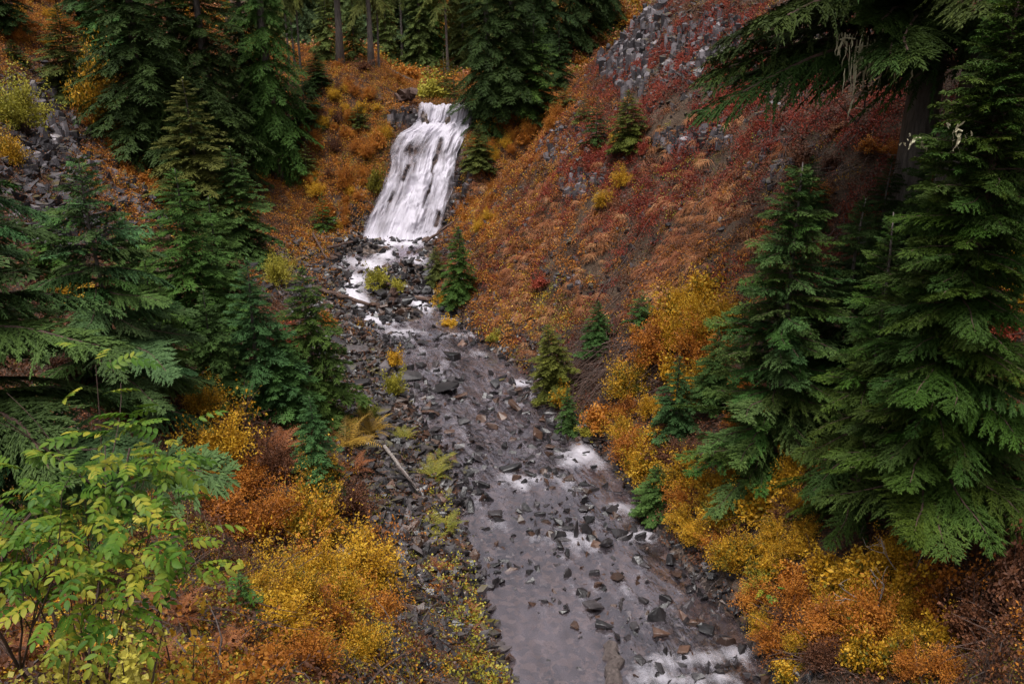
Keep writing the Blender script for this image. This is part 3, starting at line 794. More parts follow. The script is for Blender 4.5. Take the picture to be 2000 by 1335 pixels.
# left bank talus
def band_scatter(name, seed, n, w_fn, smin, smax, protos, label, up=.1, spow=2.0, ymax=50):
    P, px, py, t, r = rand_view_points(n, seed, ymax)
    w = w_fn(P, px, py, t)
    k = r.random(len(P)) < w
    P = P[k]; m = len(P)
    S = smin + (smax - smin) * r.random(m) ** spow
    P = P + np.stack([np.zeros(m), np.zeros(m), S * up], -1)
    scatter(name, P, rnd_rot(r, m), S, r.integers(0, len(protos), m), protos, label)
def w_bank(P, px, py, t):
    d = (xl(P[:, 1]) - P[:, 0])
    wid = np.interp(P[:, 1], [8, 12, 16, 24, 32, 40], [3.0, 2.6, 2.4, 2.6, 2.8, 2.2])
    return np.where((d > -.1) & (P[:, 1] < 41) & (P[:, 1] > 10.2), 1 - sstep(.75, 1.25, d / wid), 0) * .9
band_scatter('bank_cobbles', 12, 200000, w_bank, .06, .34, PB[8:] + PB[:2] + PB[5:7], 'grey and brown cobbles filling the stony left bank', .2, 2.6, 41)
def w_rbank(P, px, py, t):
    d = P[:, 0] - xr(P[:, 1])
    return np.where((d > -.05) & (P[:, 1] < 41), 1 - sstep(.5, np.where(P[:, 1] > 24, 2.0, .9), d), 0) * .8 * np.where(P[:, 1] < 14, .4, 1)
band_scatter('right_bank_stones', 13, 120000, w_rbank, .06, .30, PB[8:] + PB[:3], 'dark stones along the foot of the right slope', .15, 2.2, 41)
SCREE = [(1350, 120, 190, 110, 1.0), (1500, 90, 120, 90, .8), (1130, 250, 70, 60, .5), (1350, 350, 200, 50, .4), (1180, 490, 160, 40, .35), (1020, 420, 40, 60, .4), (1250, 60, 120, 90, 1.0), (1480, 160, 140, 90, .55), (1120, 330, 90, 60, .55), (1300, 290, 120, 60, .6), (1480, 330, 90, 60, .6), (1100, 560, 110, 50, .35), (1000, 470, 60, 50, .35), (1250, 440, 260, 120, .22), (930, 400, 30, 80, .7)]
band_scatter('slope_scree', 14, 90000, lambda P, px, py, t: blobs(px, py, SCREE) * (P[:, 0] > xr(P[:, 1])) * .8, .08, .42, PB[8:] + PB[8:] + PB[:1], 'loose grey stones lying among the red heath of the right slope', .1, 2.2, 52)
LSCREE = [(90, 330, 120, 110, 1.0), (250, 390, 70, 50, 1.0), (30, 200, 80, 60, .8), (130, 440, 120, 50, .8), (560, 560, 60, 40, .5), (640, 520, 50, 40, .6)]
band_scatter('left_talus', 15, 90000, lambda P, px, py, t: blobs(px, py, LSCREE) * (P[:, 0] < xl(P[:, 1])), .1, .6, [with_mat(p_, M_CLIFF) for p_ in PB[8:]] * 2 + PB[8:9], 'broken grey stones below the left cliff', .1, 2.0, 52)
band_scatter('falls_side_stones', 16, 60000, lambda P, px, py, t: blobs(px, py, [(900, 330, 30, 80, 1.0), (915, 400, 34, 50, 1.0), (700, 400, 30, 70, .55), (690, 470, 60, 16, 1.0), (880, 450, 30, 40, 1.0), (790, 205, 40, 16, .9), (930, 350, 40, 80, .5)]) * ((P[:, 0] < xl(P[:, 1])) | (P[:, 0] > xr(P[:, 1]))), .08, .4, PB[:5], 'black wet stones flanking the falls', .1, 2.0, 52)
def w_grav(P, px, py, t): return blobs(px, py, [(770, 1290, 90, 60, 1.0), (830, 1180, 50, 60, .8)])
band_scatter('dark_gravel', 17, 260000, w_grav, .04, .17, PB[:5] + PB[8:9], 'dark angular gravel at the foot of the near left bank', .2, 1.6, 18)

# ------------------------------------------------------------------ outcrops of columnar rock: each column a part
def column_mesh(seed):
    r = np.random.default_rng(seed); n = 6
    th = np.arange(n) / n * 2 * np.pi + r.uniform(-.25, .25, n)
    ra = r.uniform(.8, 1.1, n) * .5
    ring = np.stack([np.cos(th) * ra, np.sin(th) * ra], -1)
    V = []
    for k, (z, s_) in enumerate([(-.5, 1.08), (-.1, 1.04), (.25, 1.02), (.48, .97)]):
        off = r.uniform(-.04, .04, 2)
        z_ = z + (r.uniform(-.03, .03, n) + ring @ r.uniform(-.12, .12, 2) if k == 3 else 0)
        V.append(np.column_stack([ring * s_ + off, np.full(n, 0.) + z_]))
    V = np.concatenate(V + [[[0, 0, .5]]])
    Q = [(k * n + j, k * n + (j + 1) % n, (k + 1) * n + (j + 1) % n, (k + 1) * n + j) for k in range(3) for j in range(n)]
    T = [(3 * n + j, 3 * n + (j + 1) % n, 4 * n) for j in range(n)]
    return mk_mesh('column', V, Q, T, np.full(len(V), r.random()), False, M_CLIFF)
COLM = [column_mesh(k) for k in range(8)]
COLW = [with_mat(c_, M_WET) for c_ in COLM]
def outcrop(poly, n, wpx, hpx, label, seed, lean=(0, 0), name='rock_outcrop', cat='outcrop', out=.16, mind=.36, mat=None, sink=.24):
    spots = polysample(poly, n, seed, wpx * .7, wpx * 1.5, mind)
    cx = sum(s[0] for s in spots) / len(spots); cy = sum(s[1] for s in spots) / len(spots)
    base, t0 = at(cx, cy)
    root = tag(empty(name, base), label, cat)
    r = random.Random(seed)
    for (x, y, s) in spots:
        P, t = at(x, y)
        if abs(t - t0) > 9: continue
        w = s / FPX * t; h = hpx * r.uniform(.5, 1.4) / FPX * t
        L_ = P - base + np.array([0, -out * r.uniform(.3, 1), -h * sink])
        link('column', r.choice(COLW if mat else COLM), root, L_, (lean[0] + r.uniform(-.1, .1), lean[1] + r.uniform(-.1, .1), r.uniform(0, 6.28)), (w, w * r.uniform(.7, 1.2), h))
    return root
outcrop([(1165, 110), (1185, 65), (1235, 35), (1300, 5), (1300, 60), (1275, 120), (1260, 180), (1210, 185), (1180, 150)], 280, 13, 54, 'tall grey face of thin rock columns at the crest of the right slope', 21, (.12, .1))
outcrop([(1300, 70), (1400, 20), (1470, 60), (1420, 110), (1330, 150), (1285, 165)], 130, 13, 34, 'broken stepped rock bands right of the grey columnar face', 22, (.15, .15))
outcrop([(1050, 270), (1085, 245), (1140, 255), (1150, 300), (1095, 330), (1055, 310)], 80, 11, 34, 'patch of splintered grey rock left of the small dark columnar conifer', 23, (.2, .15))
outcrop([(1270, 262), (1400, 245), (1430, 275), (1390, 295), (1290, 292)], 60, 15, 26, 'low dark ledge of rock in the middle of the red slope', 24, (.1, .1))
outcrop([(1090, 355), (1140, 335), (1180, 345), (1170, 385), (1100, 385)], 40, 13, 34, 'dark jointed ledge low on the orange grass slope', 25, (.1, .1))
outcrop([(1455, 300), (1540, 270), (1560, 330), (1500, 370), (1440, 350)], 26, 14, 24, 'dark rock ledge half hidden by the big right hand boughs', 26, (.1, .1))
outcrop([(40, 190), (120, 165), (175, 200), (165, 255), (110, 300), (60, 260)], 44, 22, 70, 'smooth tall grey slabs of the left cliff below the small hemlock', 27, (.1, -.15), 'cliff')
outcrop([(0, 270), (70, 270), (150, 290), (200, 320), (180, 370), (80, 350), (0, 350)], 60, 19, 46, 'blocky grey ledge crossing the left talus', 28, (.1, -.2), 'cliff')
outcrop([(0, 400), (120, 390), (200, 420), (210, 460), (100, 470), (0, 460)], 40, 20, 46, 'lowest grey rock band of the left cliff behind the hemlock boughs', 29, (.1, -.2), 'cliff')
outcrop([(770, 215), (812, 205), (818, 240), (770, 262), (755, 245)], 26, 12, 26, 'black wet ledge left of the lip of the waterfall', 30, (.1, 0), 'rock_ledge', 'ledge', mat=1)
outcrop([(895, 300), (915, 300), (925, 420), (895, 440), (878, 420)], 36, 11, 22, 'black wet rock wall right of the falling water', 31, (.1, 0), 'rock_wall', 'rock wall', mat=1)
outcrop([(1080, 540), (1120, 530), (1140, 560), (1090, 585)], 14, 12, 24, 'small grey rib of rock above the stream on the right slope', 32, (.1, .1))
# ------------------------------------------------------------------ conifers
def ramp3(a, b, c): return [(.15, a), (.5, b), (.85, c)]
M_NEEDLE = needle_mat('conifer_needles')
M_HEM, M_FIR, M_BLUE = (.040, .076, .014), (.043, .086, .022), (.045, .092, .030)
M_DARK, M_YEL, M_OLIVE = (.023, .042, .010), (.100, .112, .014), (.066, .076, .018)
M_BARK = bark_mat('grey_bark', (.04, .032, .028), (.19, .16, .145))
M_BARKR = bark_mat('red_bark', (.035, .017, .012), (.11, .06, .045))
M_TWIG = bark_mat('twig_bark', (.03, .016, .012), (.10, .055, .04))
M_PALE = bark_mat('pale_dead_wood', (.10, .08, .072), (.32, .28, .26))
M_DEAD = bark_mat('wet_dead_wood', (.030, .021, .019), (.12, .092, .085))

def bough(seed, nside=14, ntw=6, w=.42, droop=.18, tw=.10, twid=.016, tip_drop=.15):
    """irregular drooping spray of length 1 along +X -> builder, axis function"""
    r = np.random.default_rng(seed)
    Ps, Ds, Ls, Ws, Ns, Rs = [], [], [], [], [], []
    bend = r.uniform(-.06, .06)
    def axis(s): return np.stack([s, bend * np.sin(s * 3.2) + .02 * np.sin(s * 9 + seed), .10 * s - (droop + .10) * s ** 2.2], -1)
    for sd in (-1, 1):
        for k in range(nside):
            if r.random() < .1: continue
            s = min(.99, .05 + .95 * (k + r.uniform(-.4, 1.4)) / nside)
            s = max(.04, s)
            ln = w * (1 - s) ** .7 * min(1, .35 + s / .25) * r.uniform(.45, 1.25) + .05
            p0 = axis(np.array(s)); ang = math.radians(r.uniform(34, 74)); curl = r.uniform(-.5, .15)
            m = max(3, int(ntw * ln / w * 1.3) + 2)
            q = (np.arange(m) + r.uniform(.1, .9, m)) / m
            aq = ang + curl * q
            dz = r.uniform(-.30, .10)
            dq = np.stack([np.cos(aq), sd * np.sin(aq), np.full(m, dz) - tip_drop * q * 1.2], -1)
            bp = p0 + dq * (q * ln)[:, None]
            for side in (-1, 1):
                a2 = np.radians(r.uniform(22, 62, m)) * side
                dd = np.stack([dq[:, 0] * np.cos(a2) - dq[:, 1] * np.sin(a2), dq[:, 0] * np.sin(a2) + dq[:, 1] * np.cos(a2), dq[:, 2] + r.uniform(-.5, .22, m)], -1)
                Ps.append(bp); Ds.append(dd); Ls.append(tw * (1.2 - .65 * q) * r.uniform(.5, 1.45, m)); Ws.append(np.full(m, twid) * r.uniform(.65, 1.25, m))
                Ns.append(np.stack([r.normal(0, .5, m), r.normal(0, .5, m), np.ones(m)], -1))
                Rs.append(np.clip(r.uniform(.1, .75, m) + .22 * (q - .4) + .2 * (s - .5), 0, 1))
            Ps.append(bp[::2]); Ds.append(dq[::2]); Ls.append(np.full(len(bp[::2]), ln * 2.2 / m + .02)); Ws.append(np.full(len(bp[::2]), twid * .9)); Ns.append(np.tile([0, 0, 1.], (len(bp[::2]), 1))); Rs.append(np.full(len(bp[::2]), .55))
    s = np.linspace(.5, .97, 6); ax = axis(s)
    Ps.append(ax); Ds.append(np.stack([np.ones(6), r.normal(0, .4, 6), np.full(6, -.25)], -1)); Ls.append(np.full(6, tw)); Ws.append(np.full(6, twid)); Ns.append(np.tile([0, .3, 1.], (6, 1))); Rs.append(np.full(6, .75))
    P, D, N_ = np.concatenate(Ps), np.concatenate(Ds), np.concatenate(Ns)
    V, Q = diamonds(P, D, N_, np.concatenate(Ls), np.concatenate(Ws))
    R = np.repeat(np.concatenate(Rs), 4)
    mb = MB(); mb.add(V, Q, None, R)
    return mb, axis
BG = {}
def bough_set(key, n, **kw):
    BG[key] = []
    for k in range(n):
        mb, ax = bough(100 + k * 7 + len(BG) * 31, **kw)
        BG[key].append(mb.get())
bough_set('s', 3, nside=8, ntw=4, tw=.17, twid=.026, w=.45)
bough_set('m', 4, nside=12, ntw=5, tw=.125, twid=.018, w=.44)
bough_set('l', 3, nside=20, ntw=8, tw=.065, twid=.010, w=.36)

def conifer_mesh(name, seed, H, R, nb, key, mat, clear=.04, top_up=.5, low_droop=-.25, sparse=0.0, power=.85, wid=1.0):
    """crown of boughs on a tapering leader; R and H in metres"""
    r = np.random.default_rng(seed); mb = MB()
    for k in range(nb):
        f = (k + r.random()) / nb
        hf = clear + (1 - clear) * (1 - (1 - f) ** 1.0)
        hf = min(hf, .975)
        rad = R * max((1 - hf), .0) ** power * r.uniform(.62, 1.18) * (1 if r.random() > sparse else .45) + .035 * H * (1 - hf) + .012 * H
        if hf < .18: rad *= .75 + 1.4 * hf
        th = k * 2.39996 + r.uniform(-.5, .5)
        pitch = low_droop + (top_up - low_droop) * hf ** 1.6 + r.uniform(-.13, .13)
        V, Q, T, RR = BG[key][r.integers(len(BG[key]))]
        c, s = math.cos(pitch), math.sin(pitch)
        W = V * [rad, rad * wid * r.uniform(.8, 1.2), rad * r.uniform(.7, 1.5)]
        roll = r.uniform(-.3, .3); cr, sr = math.cos(roll), math.sin(roll)
        W = np.stack([W[:, 0], W[:, 1] * cr - W[:, 2] * sr, W[:, 1] * sr + W[:, 2] * cr], -1)
        W = np.stack([W[:, 0] * c - W[:, 2] * s, W[:, 1], W[:, 0] * s + W[:, 2] * c], -1)
        ct, st = math.cos(th), math.sin(th)
        W = np.stack([W[:, 0] * ct - W[:, 1] * st, W[:, 0] * st + W[:, 1] * ct, W[:, 2] + hf * H], -1)
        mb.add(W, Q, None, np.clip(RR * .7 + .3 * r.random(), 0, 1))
    # leader tip
    n = 9; z = H * (.93 + .075 * np.arange(n) / n); th = np.arange(n) * 2.4
    P = np.stack([0 * z, 0 * z, z], -1); D = np.stack([np.cos(th) * .5, np.sin(th) * .5, np.full(n, .8)], -1)
    V, Q = diamonds(P, D, np.tile([0.1, 0, 1.], (n, 1)), .035 * H * np.linspace(1.2, .5, n), .006 * H)
    mb.add(V, Q, None, .75)
    return mb.mesh(name, mat)
def trunk_mesh(name, H, r0, mat, bend=0.0, seed=0, n=7, flare=1.5):
    r = np.random.default_rng(seed); k = 9
    s = np.linspace(0, 1, k)
    rad = r0 * (1 - s) ** .8 + .0016 * H; rad[0] *= flare
    pts = np.stack([bend * s * (1 - s) * 4 * H * .1 + .006 * H * np.sin(s * 7 + seed), .006 * H * np.cos(s * 5 + seed), s * H * 1.0 - .03 * H * (s == 0)], -1)
    mb = MB(); mb.tube(pts, rad, n, .5); return mb.mesh(name, mat, True)
# prototypes (unit sizes are metres; copies are scaled)
PROTO = {}
def proto(key, n, H, R, nb, bk, r0, bark=None, **kw):
    PROTO[key] = [(conifer_mesh('crown', hash(key) % 97 * 0 + 500 + 13 * len(PROTO) + k, H, R, nb, bk, M_NEEDLE, **kw), trunk_mesh('trunk', H, r0, bark or M_BARK, .1, k), H, R) for k in range(n)]
proto('small', 3, 2.0, .62, 46, 's', .03, top_up=.6, low_droop=-.1)
proto('mid', 4, 5.0, 1.25, 125, 'm', .08, top_up=.55, low_droop=-.3, power=.72)
proto('fir', 2, 4.5, 1.15, 120, 'm', .08, top_up=.5, low_droop=-.05, power=.75, wid=.85)
proto('big', 2, 15.0, 2.6, 190, 'l', .30, top_up=.4, low_droop=-.45, clear=.02, power=.7)
proto('old', 2, 16.0, 2.6, 64, 'l', .30, top_up=.3, low_droop=-.75, clear=.27, power=.5, sparse=.55)
_mc = {}
def tinted(me, m):
    k = (me.name, m.name)
    if k not in _mc: _mc[k] = with_mat(me, m)
    return _mc[k]
tr = random.Random(5)
def tree(kind, px, py, top, hw, mat, label, name='hemlock', cat='conifer', group=None, lean=0.0, Y=None, tmin=3.0, tk=1.0):
    """base pixel, top row of the crown, half width of the crown in pixels at its widest"""
    P, t = at(px, py, tmin)
    d = raydir(px, top); h = (P[1] / d[1]) * d[2] + CAMH - P[2]
    cm, tm, H, R = PROTO[kind][tr.randrange(len(PROTO[kind]))]
    sz = h / H; sx = hw / FPX * t / R
    root = tag(empty(name, P - [0, 0, .05], (tr.uniform(-.02, .02), lean + tr.uniform(-.02, .02), 0)), label, cat, group)
    link('trunk', tm, root, None, (0, 0, tr.uniform(0, 6.28)), (sz * tk, sz * tk, sz))
    cr = link('crown', cm, root, None, (0, 0, tr.uniform(0, 6.28)), (sx, sx, sz))
    v = tr.uniform(.95, 1.35); cr.color = (mat[0] * v * tr.uniform(.9, 1.1), mat[1] * v, mat[2] * v, 1)
    return root

# left side
tree('mid', 378, 660, 325, 120, M_HEM, 'light green hemlock with a bare lower trunk in the middle of the left bank')
tree('mid', 395, 450, 150, 105, M_OLIVE, 'slim hemlock with a yellow green drooping bough over the left talus edge')
tree('mid', 470, 500, 285, 85, M_FIR, 'dark green young hemlock left of the orange hillside')
tree('fir', 505, 790, 500, 92, M_BLUE, 'pale tiered fir left of the lime yellow bush', 'silver_fir')
tree('mid', 615, 810, 515, 95, M_HEM, 'dense cone shaped hemlock at the edge of the boulder bank')
tree('mid', 550, 815, 630, 85, M_FIR, 'shorter soft green hemlock in front of the cone shaped one')
tree('mid', 622, 965, 770, 60, M_BLUE, 'thin blue green hemlock above the yellow bushes on the left', )
tree('small', 478, 1195, 1100, 42, M_FIR, 'tiny fir seedling among the yellow bushes of the near left bank', 'fir_seedling', 'seedling')
tree('mid', 270, 600, 420, 80, M_FIR, 'small hemlock behind the leader topped one below the left cliff')
tree('big', 295, 330, -300, 125, M_DARK, 'very dark broad hemlock right of the left cliff')
tree('big', 425, 345, -260, 110, M_DARK, 'dark tall hemlock between the broad one and the forest edge on the left')
tree('big', 545, 335, -300, 80, M_HEM, 'tall hemlock at the right edge of the dark left stand')
tree('big', 490, 290, -170, 80, M_DARK, 'dark hemlock at the back of the left stand')
tree('big', 360, 300, -260, 90, M_HEM, 'green hemlock squeezed between the two darkest on the left')
tree('mid', 140, 195, 5, 70, M_OLIVE, 'small yellow green hemlock standing on top of the left cliff')
tree('mid', 215, 130, -90, 60, M_FIR, 'thin pale fir behind the yellow green hemlock of the cliff top')
tree('mid', 170, 70, -120, 60, M_BLUE, 'pale hemlock far up the top left slope')
tree('mid', 265, 120, -160, 70, M_FIR, 'pale green fir left of the broad dark hemlock')
tree('mid', 15, 60, -120, 60, M_DARK, 'dark hemlock in the top left corner of the slope')
tree('mid', 30, 130, 75, 30, M_HEM, 'little hemlock on the orange slope at the far left')
tree('small', 597, 240, 130, 45, M_DARK, 'small dark conifer at the foot of the bare triple trunks')
tree('mid', 620, 175, 95, 40, M_DARK, 'low dark conifer between the triple trunks and the thick old trunk')
tree('small', 700, 250, 195, 26, M_OLIVE, 'tiny green conifer on the orange hillside left of the falls lip')
tree('small', 632, 450, 375, 32, M_HEM, 'tiny dark conifer low on the orange hillside left of the falls')
tree('small', 600, 345, 275, 30, M_OLIVE, 'tiny olive conifer halfway up the orange hillside')
# right of the falls
tree('big', 948, 250, -190, 70, M_DARK, 'dark tall conifer overhanging the right end of the falls lip', 'conifer')
tree('big', 1000, 225, -170, 80, M_DARK, 'dark tall conifer second in line right of the falls lip', 'conifer')
tree('mid', 1040, 220, 22, 62, M_HEM, 'pointed green hemlock in front of the dark stand right of the falls')
tree('mid', 1092, 170, 38, 34, M_DARK, 'narrow dark hemlock right of the pointed green one')
tree('big', 1065, 130, -300, 70, M_DARK, 'dark conifer behind the pointed green hemlock', 'conifer')
tree('big', 1130, 95, -260, 60, M_DARK, 'dark conifer left of the grey columnar rock face', 'conifer')
tree('big', 1180, 62, -240, 50, M_DARK, 'dark conifer on the skyline above the columnar rock face', 'conifer')
tree('mid', 935, 330, 240, 38, M_OLIVE, 'bushy small hemlock right beside the falls')
tree('small', 1165, 285, 185, 34, M_DARK, 'small dark column shaped conifer on the upper right slope')
tree('mid', 1225, 295, 172, 48, (.080, .088, .016), 'yellow green small hemlock right of the dark column shaped conifer')
tree('small', 1102, 210, 158, 30, M_OLIVE, 'tiny pale conifer among orange brush below the dark stand')
tree('small', 1140, 240, 180, 26, M_OLIVE, 'tiny pale conifer left of the dark column shaped conifer')
tree('mid', 898, 590, 438, 42, M_HEM, 'solitary cone shaped conifer beside the rapids on the right bank')
tree('mid', 853, 550, 478, 26, M_OLIVE, 'small ragged conifer at the water left of the solitary one')
tree('mid', 1165, 690, 585, 42, M_FIR, 'small thin fir low on the right slope above the bare brush')
tree('small', 1252, 632, 562, 34, M_FIR, 'little fir upslope of the thin fir on the right slope')
tree('mid', 1085, 775, 628, 55, (.072, .078, .014), 'leaning yellow green hemlock with a bare right side over the stream', lean=-.12)
tree('mid', 1108, 850, 755, 28, M_FIR, 'small dark fir under the leaning hemlock at the water')
tree('fir', 1318, 860, 690, 55, M_BLUE, 'blue green young fir in front of the orange bushes on the right', 'silver_fir')
tree('fir', 1395, 790, 640, 60, M_FIR, 'young fir just left of the big tiered fir', 'silver_fir')
tree('fir', 1275, 1010, 900, 50, M_FIR, 'low green fir buried in the yellow thicket by the stream', 'silver_fir')
tree('mid', 1775, 660, 215, 95, M_DARK, 'dark hemlock hiding the foot of the first old trunk')
tree('mid', 1710, 560, 300, 80, M_DARK, 'shaded hemlock left of the first old trunk')
tree('mid', 1890, 600, 150, 110, M_DARK, 'black shaded hemlock between the two old trunks')
tree('mid', 320, 740, 500, 75, M_HEM, 'young green hemlock left of the pale tiered fir')
tree('mid', 425, 780, 560, 70, M_FIR, 'young hemlock squeezed between the pale tiered fir and its left neighbour')
tree('mid', 120, 560, 400, 70, M_HEM, 'young hemlock under the left cliff near the frame edge')
tree('mid', 440, 640, 380, 85, M_HEM, 'mid green hemlock behind the pale tiered fir')
tree('mid', 1640, 790, 380, 150, M_DARK, 'dark hemlock in the shade behind the big tiered fir')
tree('big', 1985, 560, -300, 120, M_DARK, 'black shaded conifer at the far right edge', 'conifer')
tree('mid', 1570, 470, 300, 60, M_DARK, 'shaded little hemlock under the long high boughs')
# old forest on the terrace above the falls
for (x, y, tp, hw, k, lb) in [(567, 140, -420, 45, 'old', 'thin bare trunk, left one of three standing close on the terrace'), (577, 136, -460, 40, 'old', 'thin bare trunk, middle one of three standing close on the terrace'), (588, 138, -400, 40, 'old', 'thin bare trunk, right one of three standing close on the terrace'),
    (664, 132, -560, 85, 'old', 'thickest old hemlock trunk left of the falls lip'), (724, 134, -420, 50, 'old', 'slim old hemlock right of the thickest trunk'), (741, 140, -300, 46, 'old', 'young hemlock beside the slim old one above the orange patch'),
    (788, 128, -460, 60, 'old', 'straight old hemlock above the orange patch of heath'), (876, 152, -420, 78, 'old', 'full crowned old hemlock above the waterfall lip'), (845, 126, -60, 36, 'mid', 'green hemlock behind the full crowned one'),
    (915, 130, -120, 34, 'mid', 'green conifer behind the falls lip on the right')]:
    tree(k, x, y, tp, hw, M_HEM if k != 'old' else M_OLIVE, lb, 'old_hemlock', tk=.2 if 'thin' in lb else .6 if 'thickest' in lb else .27)
for (x, y, tp, hw, lb) in [(822, 138, -70, 40, 'olive hemlock behind the orange shrub of the terrace'), (756, 126, -40, 36, 'slim olive hemlock on the terrace between two old trunks'), (693, 128, -10, 34, 'olive hemlock beside the thickest old trunk'), (640, 122, -30, 36, 'olive hemlock at the edge of the triple trunks'), (905, 138, -60, 40, 'olive hemlock right of the full crowned old hemlock')]:
    tree('mid', x, y, tp, hw, (.085, .105, .028), lb)
for (x, y, tp, hw, lb) in [(868, 195, 95, 30, 'pointed young conifer above the yellow willow at the lip'), (888, 198, 120, 26, 'shorter young conifer right of the pointed one at the lip'), (838, 185, 130, 24, 'pale young conifer left of the pointed one at the lip'), (905, 200, 140, 22, 'small conifer at the right end of the lip')]:
    tree('small', x, y, tp, hw, M_OLIVE, lb)
fr_ = random.Random(8)
for k in range(85):
    x = fr_.uniform(520, 1060); P, t = at(x, fr_.uniform(-40, 118))
    if t < 64: continue
    tp = project(P + [0, 0, fr_.uniform(6, 15)])
    hh = fr_.uniform(4, 11)
    cm, tm, H, R = PROTO['mid'][k % 4]
    root = tag(empty('far_conifer', P), 'small conifer on the hillside far behind the waterfall', 'conifer', 'conifers on the hillside behind the falls')
    link('trunk', tm, root, None, None, (hh / H,) * 3); cr = link('crown', cm, root, None, (0, 0, k), (hh / H * .8, hh / H * .8, hh / H)); cr.color = (*[(.10, .115, .035), (.075, .115, .05), (.085, .12, .04)][k % 3], 1)

# big trees near enough to tell every bough: each bough a part
def bough_obj_mesh(seed, col, **kw):
    mb, ax = bough(seed, **kw)
    V, Q, T, R = mb.get(); nq = len(Q)
    m2 = MB(); m2.V, m2.Q, m2.R, m2.n = [V], [Q], [R], len(V)
    s = np.linspace(0, .9, 7); m2.tube(ax(s), .012 * (1 - s) + .002, 4, .5, False)
    V, Q, T, R = m2.get()
    mi = np.zeros(len(Q), np.int32); mi[nq:] = 1
    return mk_mesh('branch', V, Q, None, R, False, None, [M_NEEDLE, M_TWIG], mi), col
BR_HEM = [bough_obj_mesh(900 + k, M_BLUE, nside=60, ntw=20, tw=.034, twid=.0056, w=.27, droop=.17, tip_drop=.25) for k in range(5)]
BR_BIG = [bough_obj_mesh(930 + k, (.030, .060, .010), nside=42, ntw=19, tw=.042, twid=.0062, w=.38, droop=.14, tip_drop=.2) for k in range(5)]
BR_FIR = [bough_obj_mesh(960 + k, M_FIR, nside=28, ntw=13, tw=.058, twid=.0080, w=.40, droop=.06, tip_drop=.1) for k in range(4)]
BR_OLD = [bough_obj_mesh(990 + k, M_DARK, nside=58, ntw=25, tw=.026, twid=.0036, w=.27, droop=.12, tip_drop=.3) for k in range(4)]
BR_MID = [bough_obj_mesh(1020 + k, M_HEM, nside=16, ntw=7, tw=.095, twid=.014, w=.42, droop=.12, tip_drop=.2) for k in range(4)]
BR_TINY = [bough_obj_mesh(1040 + k, M_HEM, nside=9, ntw=4, tw=.16, twid=.026, w=.46, droop=.1, tip_drop=.15) for k in range(4)]
def big_tree(P, H, R, nb, brs, label, name, seed, r0, clear=.03, low=-.3, up=.5, power=.8, bark=None, lean=0.0, th_rng=None, wid=1.0):
    r = np.random.default_rng(seed)
    root = tag(empty(name, P - np.array([0, 0, .08]), (0, lean, 0)), label, 'conifer')
    link('trunk', trunk_mesh('trunk', H, r0, bark or M_BARK, .1, seed, 10), root)
    for k in range(nb):
        f = (k + r.random()) / nb; hf = clear + (.985 - clear) * (f * .7 + .3 * (1 - (1 - f) ** 2.5))
        rad = R * (1 - hf) ** power * r.uniform(.55, 1.2) + .02 * H * (1 - hf) + .018 * H
        if hf < .15: rad *= .8 + hf * 1.3
        th = k * 2.39996 + r.uniform(-.6, .6)
        if th_rng: th = r.uniform(*th_rng) if r.random() < .75 else th
        pitch = low + (up - low) * hf ** 1.6 + r.uniform(-.15, .15)
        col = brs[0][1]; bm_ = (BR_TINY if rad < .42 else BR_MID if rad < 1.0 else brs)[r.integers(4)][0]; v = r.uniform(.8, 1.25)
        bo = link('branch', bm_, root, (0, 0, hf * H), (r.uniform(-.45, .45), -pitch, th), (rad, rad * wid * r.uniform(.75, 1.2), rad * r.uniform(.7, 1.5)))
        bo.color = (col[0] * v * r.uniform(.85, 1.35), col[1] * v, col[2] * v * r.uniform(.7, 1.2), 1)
    return root
def base_at(px, py, top):
    P, t = at(px, py, 3.0); d = raydir(px, top); return P, (P[1] / d[1]) * d[2] + CAMH - P[2], t
Pz = np.array([-5.7, 8.4]); Pz = np.array([*Pz, float(zfun(*Pz))])
big_tree(Pz, 6.3, 3.1, 96, BR_HEM, 'large hemlock at the left edge with long level boughs reaching over the green shrub', 'hemlock', 61, .13, .26, -.12, .3, 1.1, wid=1.25)
P, H, t = base_at(232, 800, 290)
big_tree(P, H, 200 / FPX * t, 90, BR_HEM, 'young hemlock with a pointed leader in front of the left cliff', 'hemlock', 62, .05, .04, -.2, .5, .8, wid=1.2)
P, H, t = base_at(1500, 930, 308)
big_tree(P, H, 165 / FPX * t, 210, BR_FIR, 'big tiered fir with a bare leader left of the giant hemlock', 'silver_fir', 63, .06, .03, -.1, .45, .72, wid=.9)
P, H, t = base_at(1790, 1110, -40)
big_tree(P, H, 178 / FPX * t, 340, BR_BIG, 'great hemlock filling the right side, its reddish leader bare near the top', 'hemlock', 64, .12, .17, -.08, .4, .55, M_BARKR)
P, H, t = base_at(1660, 1010, 405)
big_tree(P, H, 130 / FPX * t, 110, BR_BIG, 'hemlock between the tiered fir and the great hemlock', 'hemlock', 65, .05, .03, -.3, .45, .75)
P, t = at(1755, 500, 12)
big_tree(P, 17, 4.7, 120, BR_OLD, 'old giant conifer with a thick grey trunk and long level boughs at the top right', 'old_conifer', 66, .36, .25, -.10, .2, .35, th_rng=(2.4, 4.4))
P, t = at(1852, 520, 12)
big_tree(P, 17, 4.6, 100, BR_OLD, 'second old giant with a broader trunk near the right edge', 'old_conifer', 67, .42, .22, -.15, .2, .35)
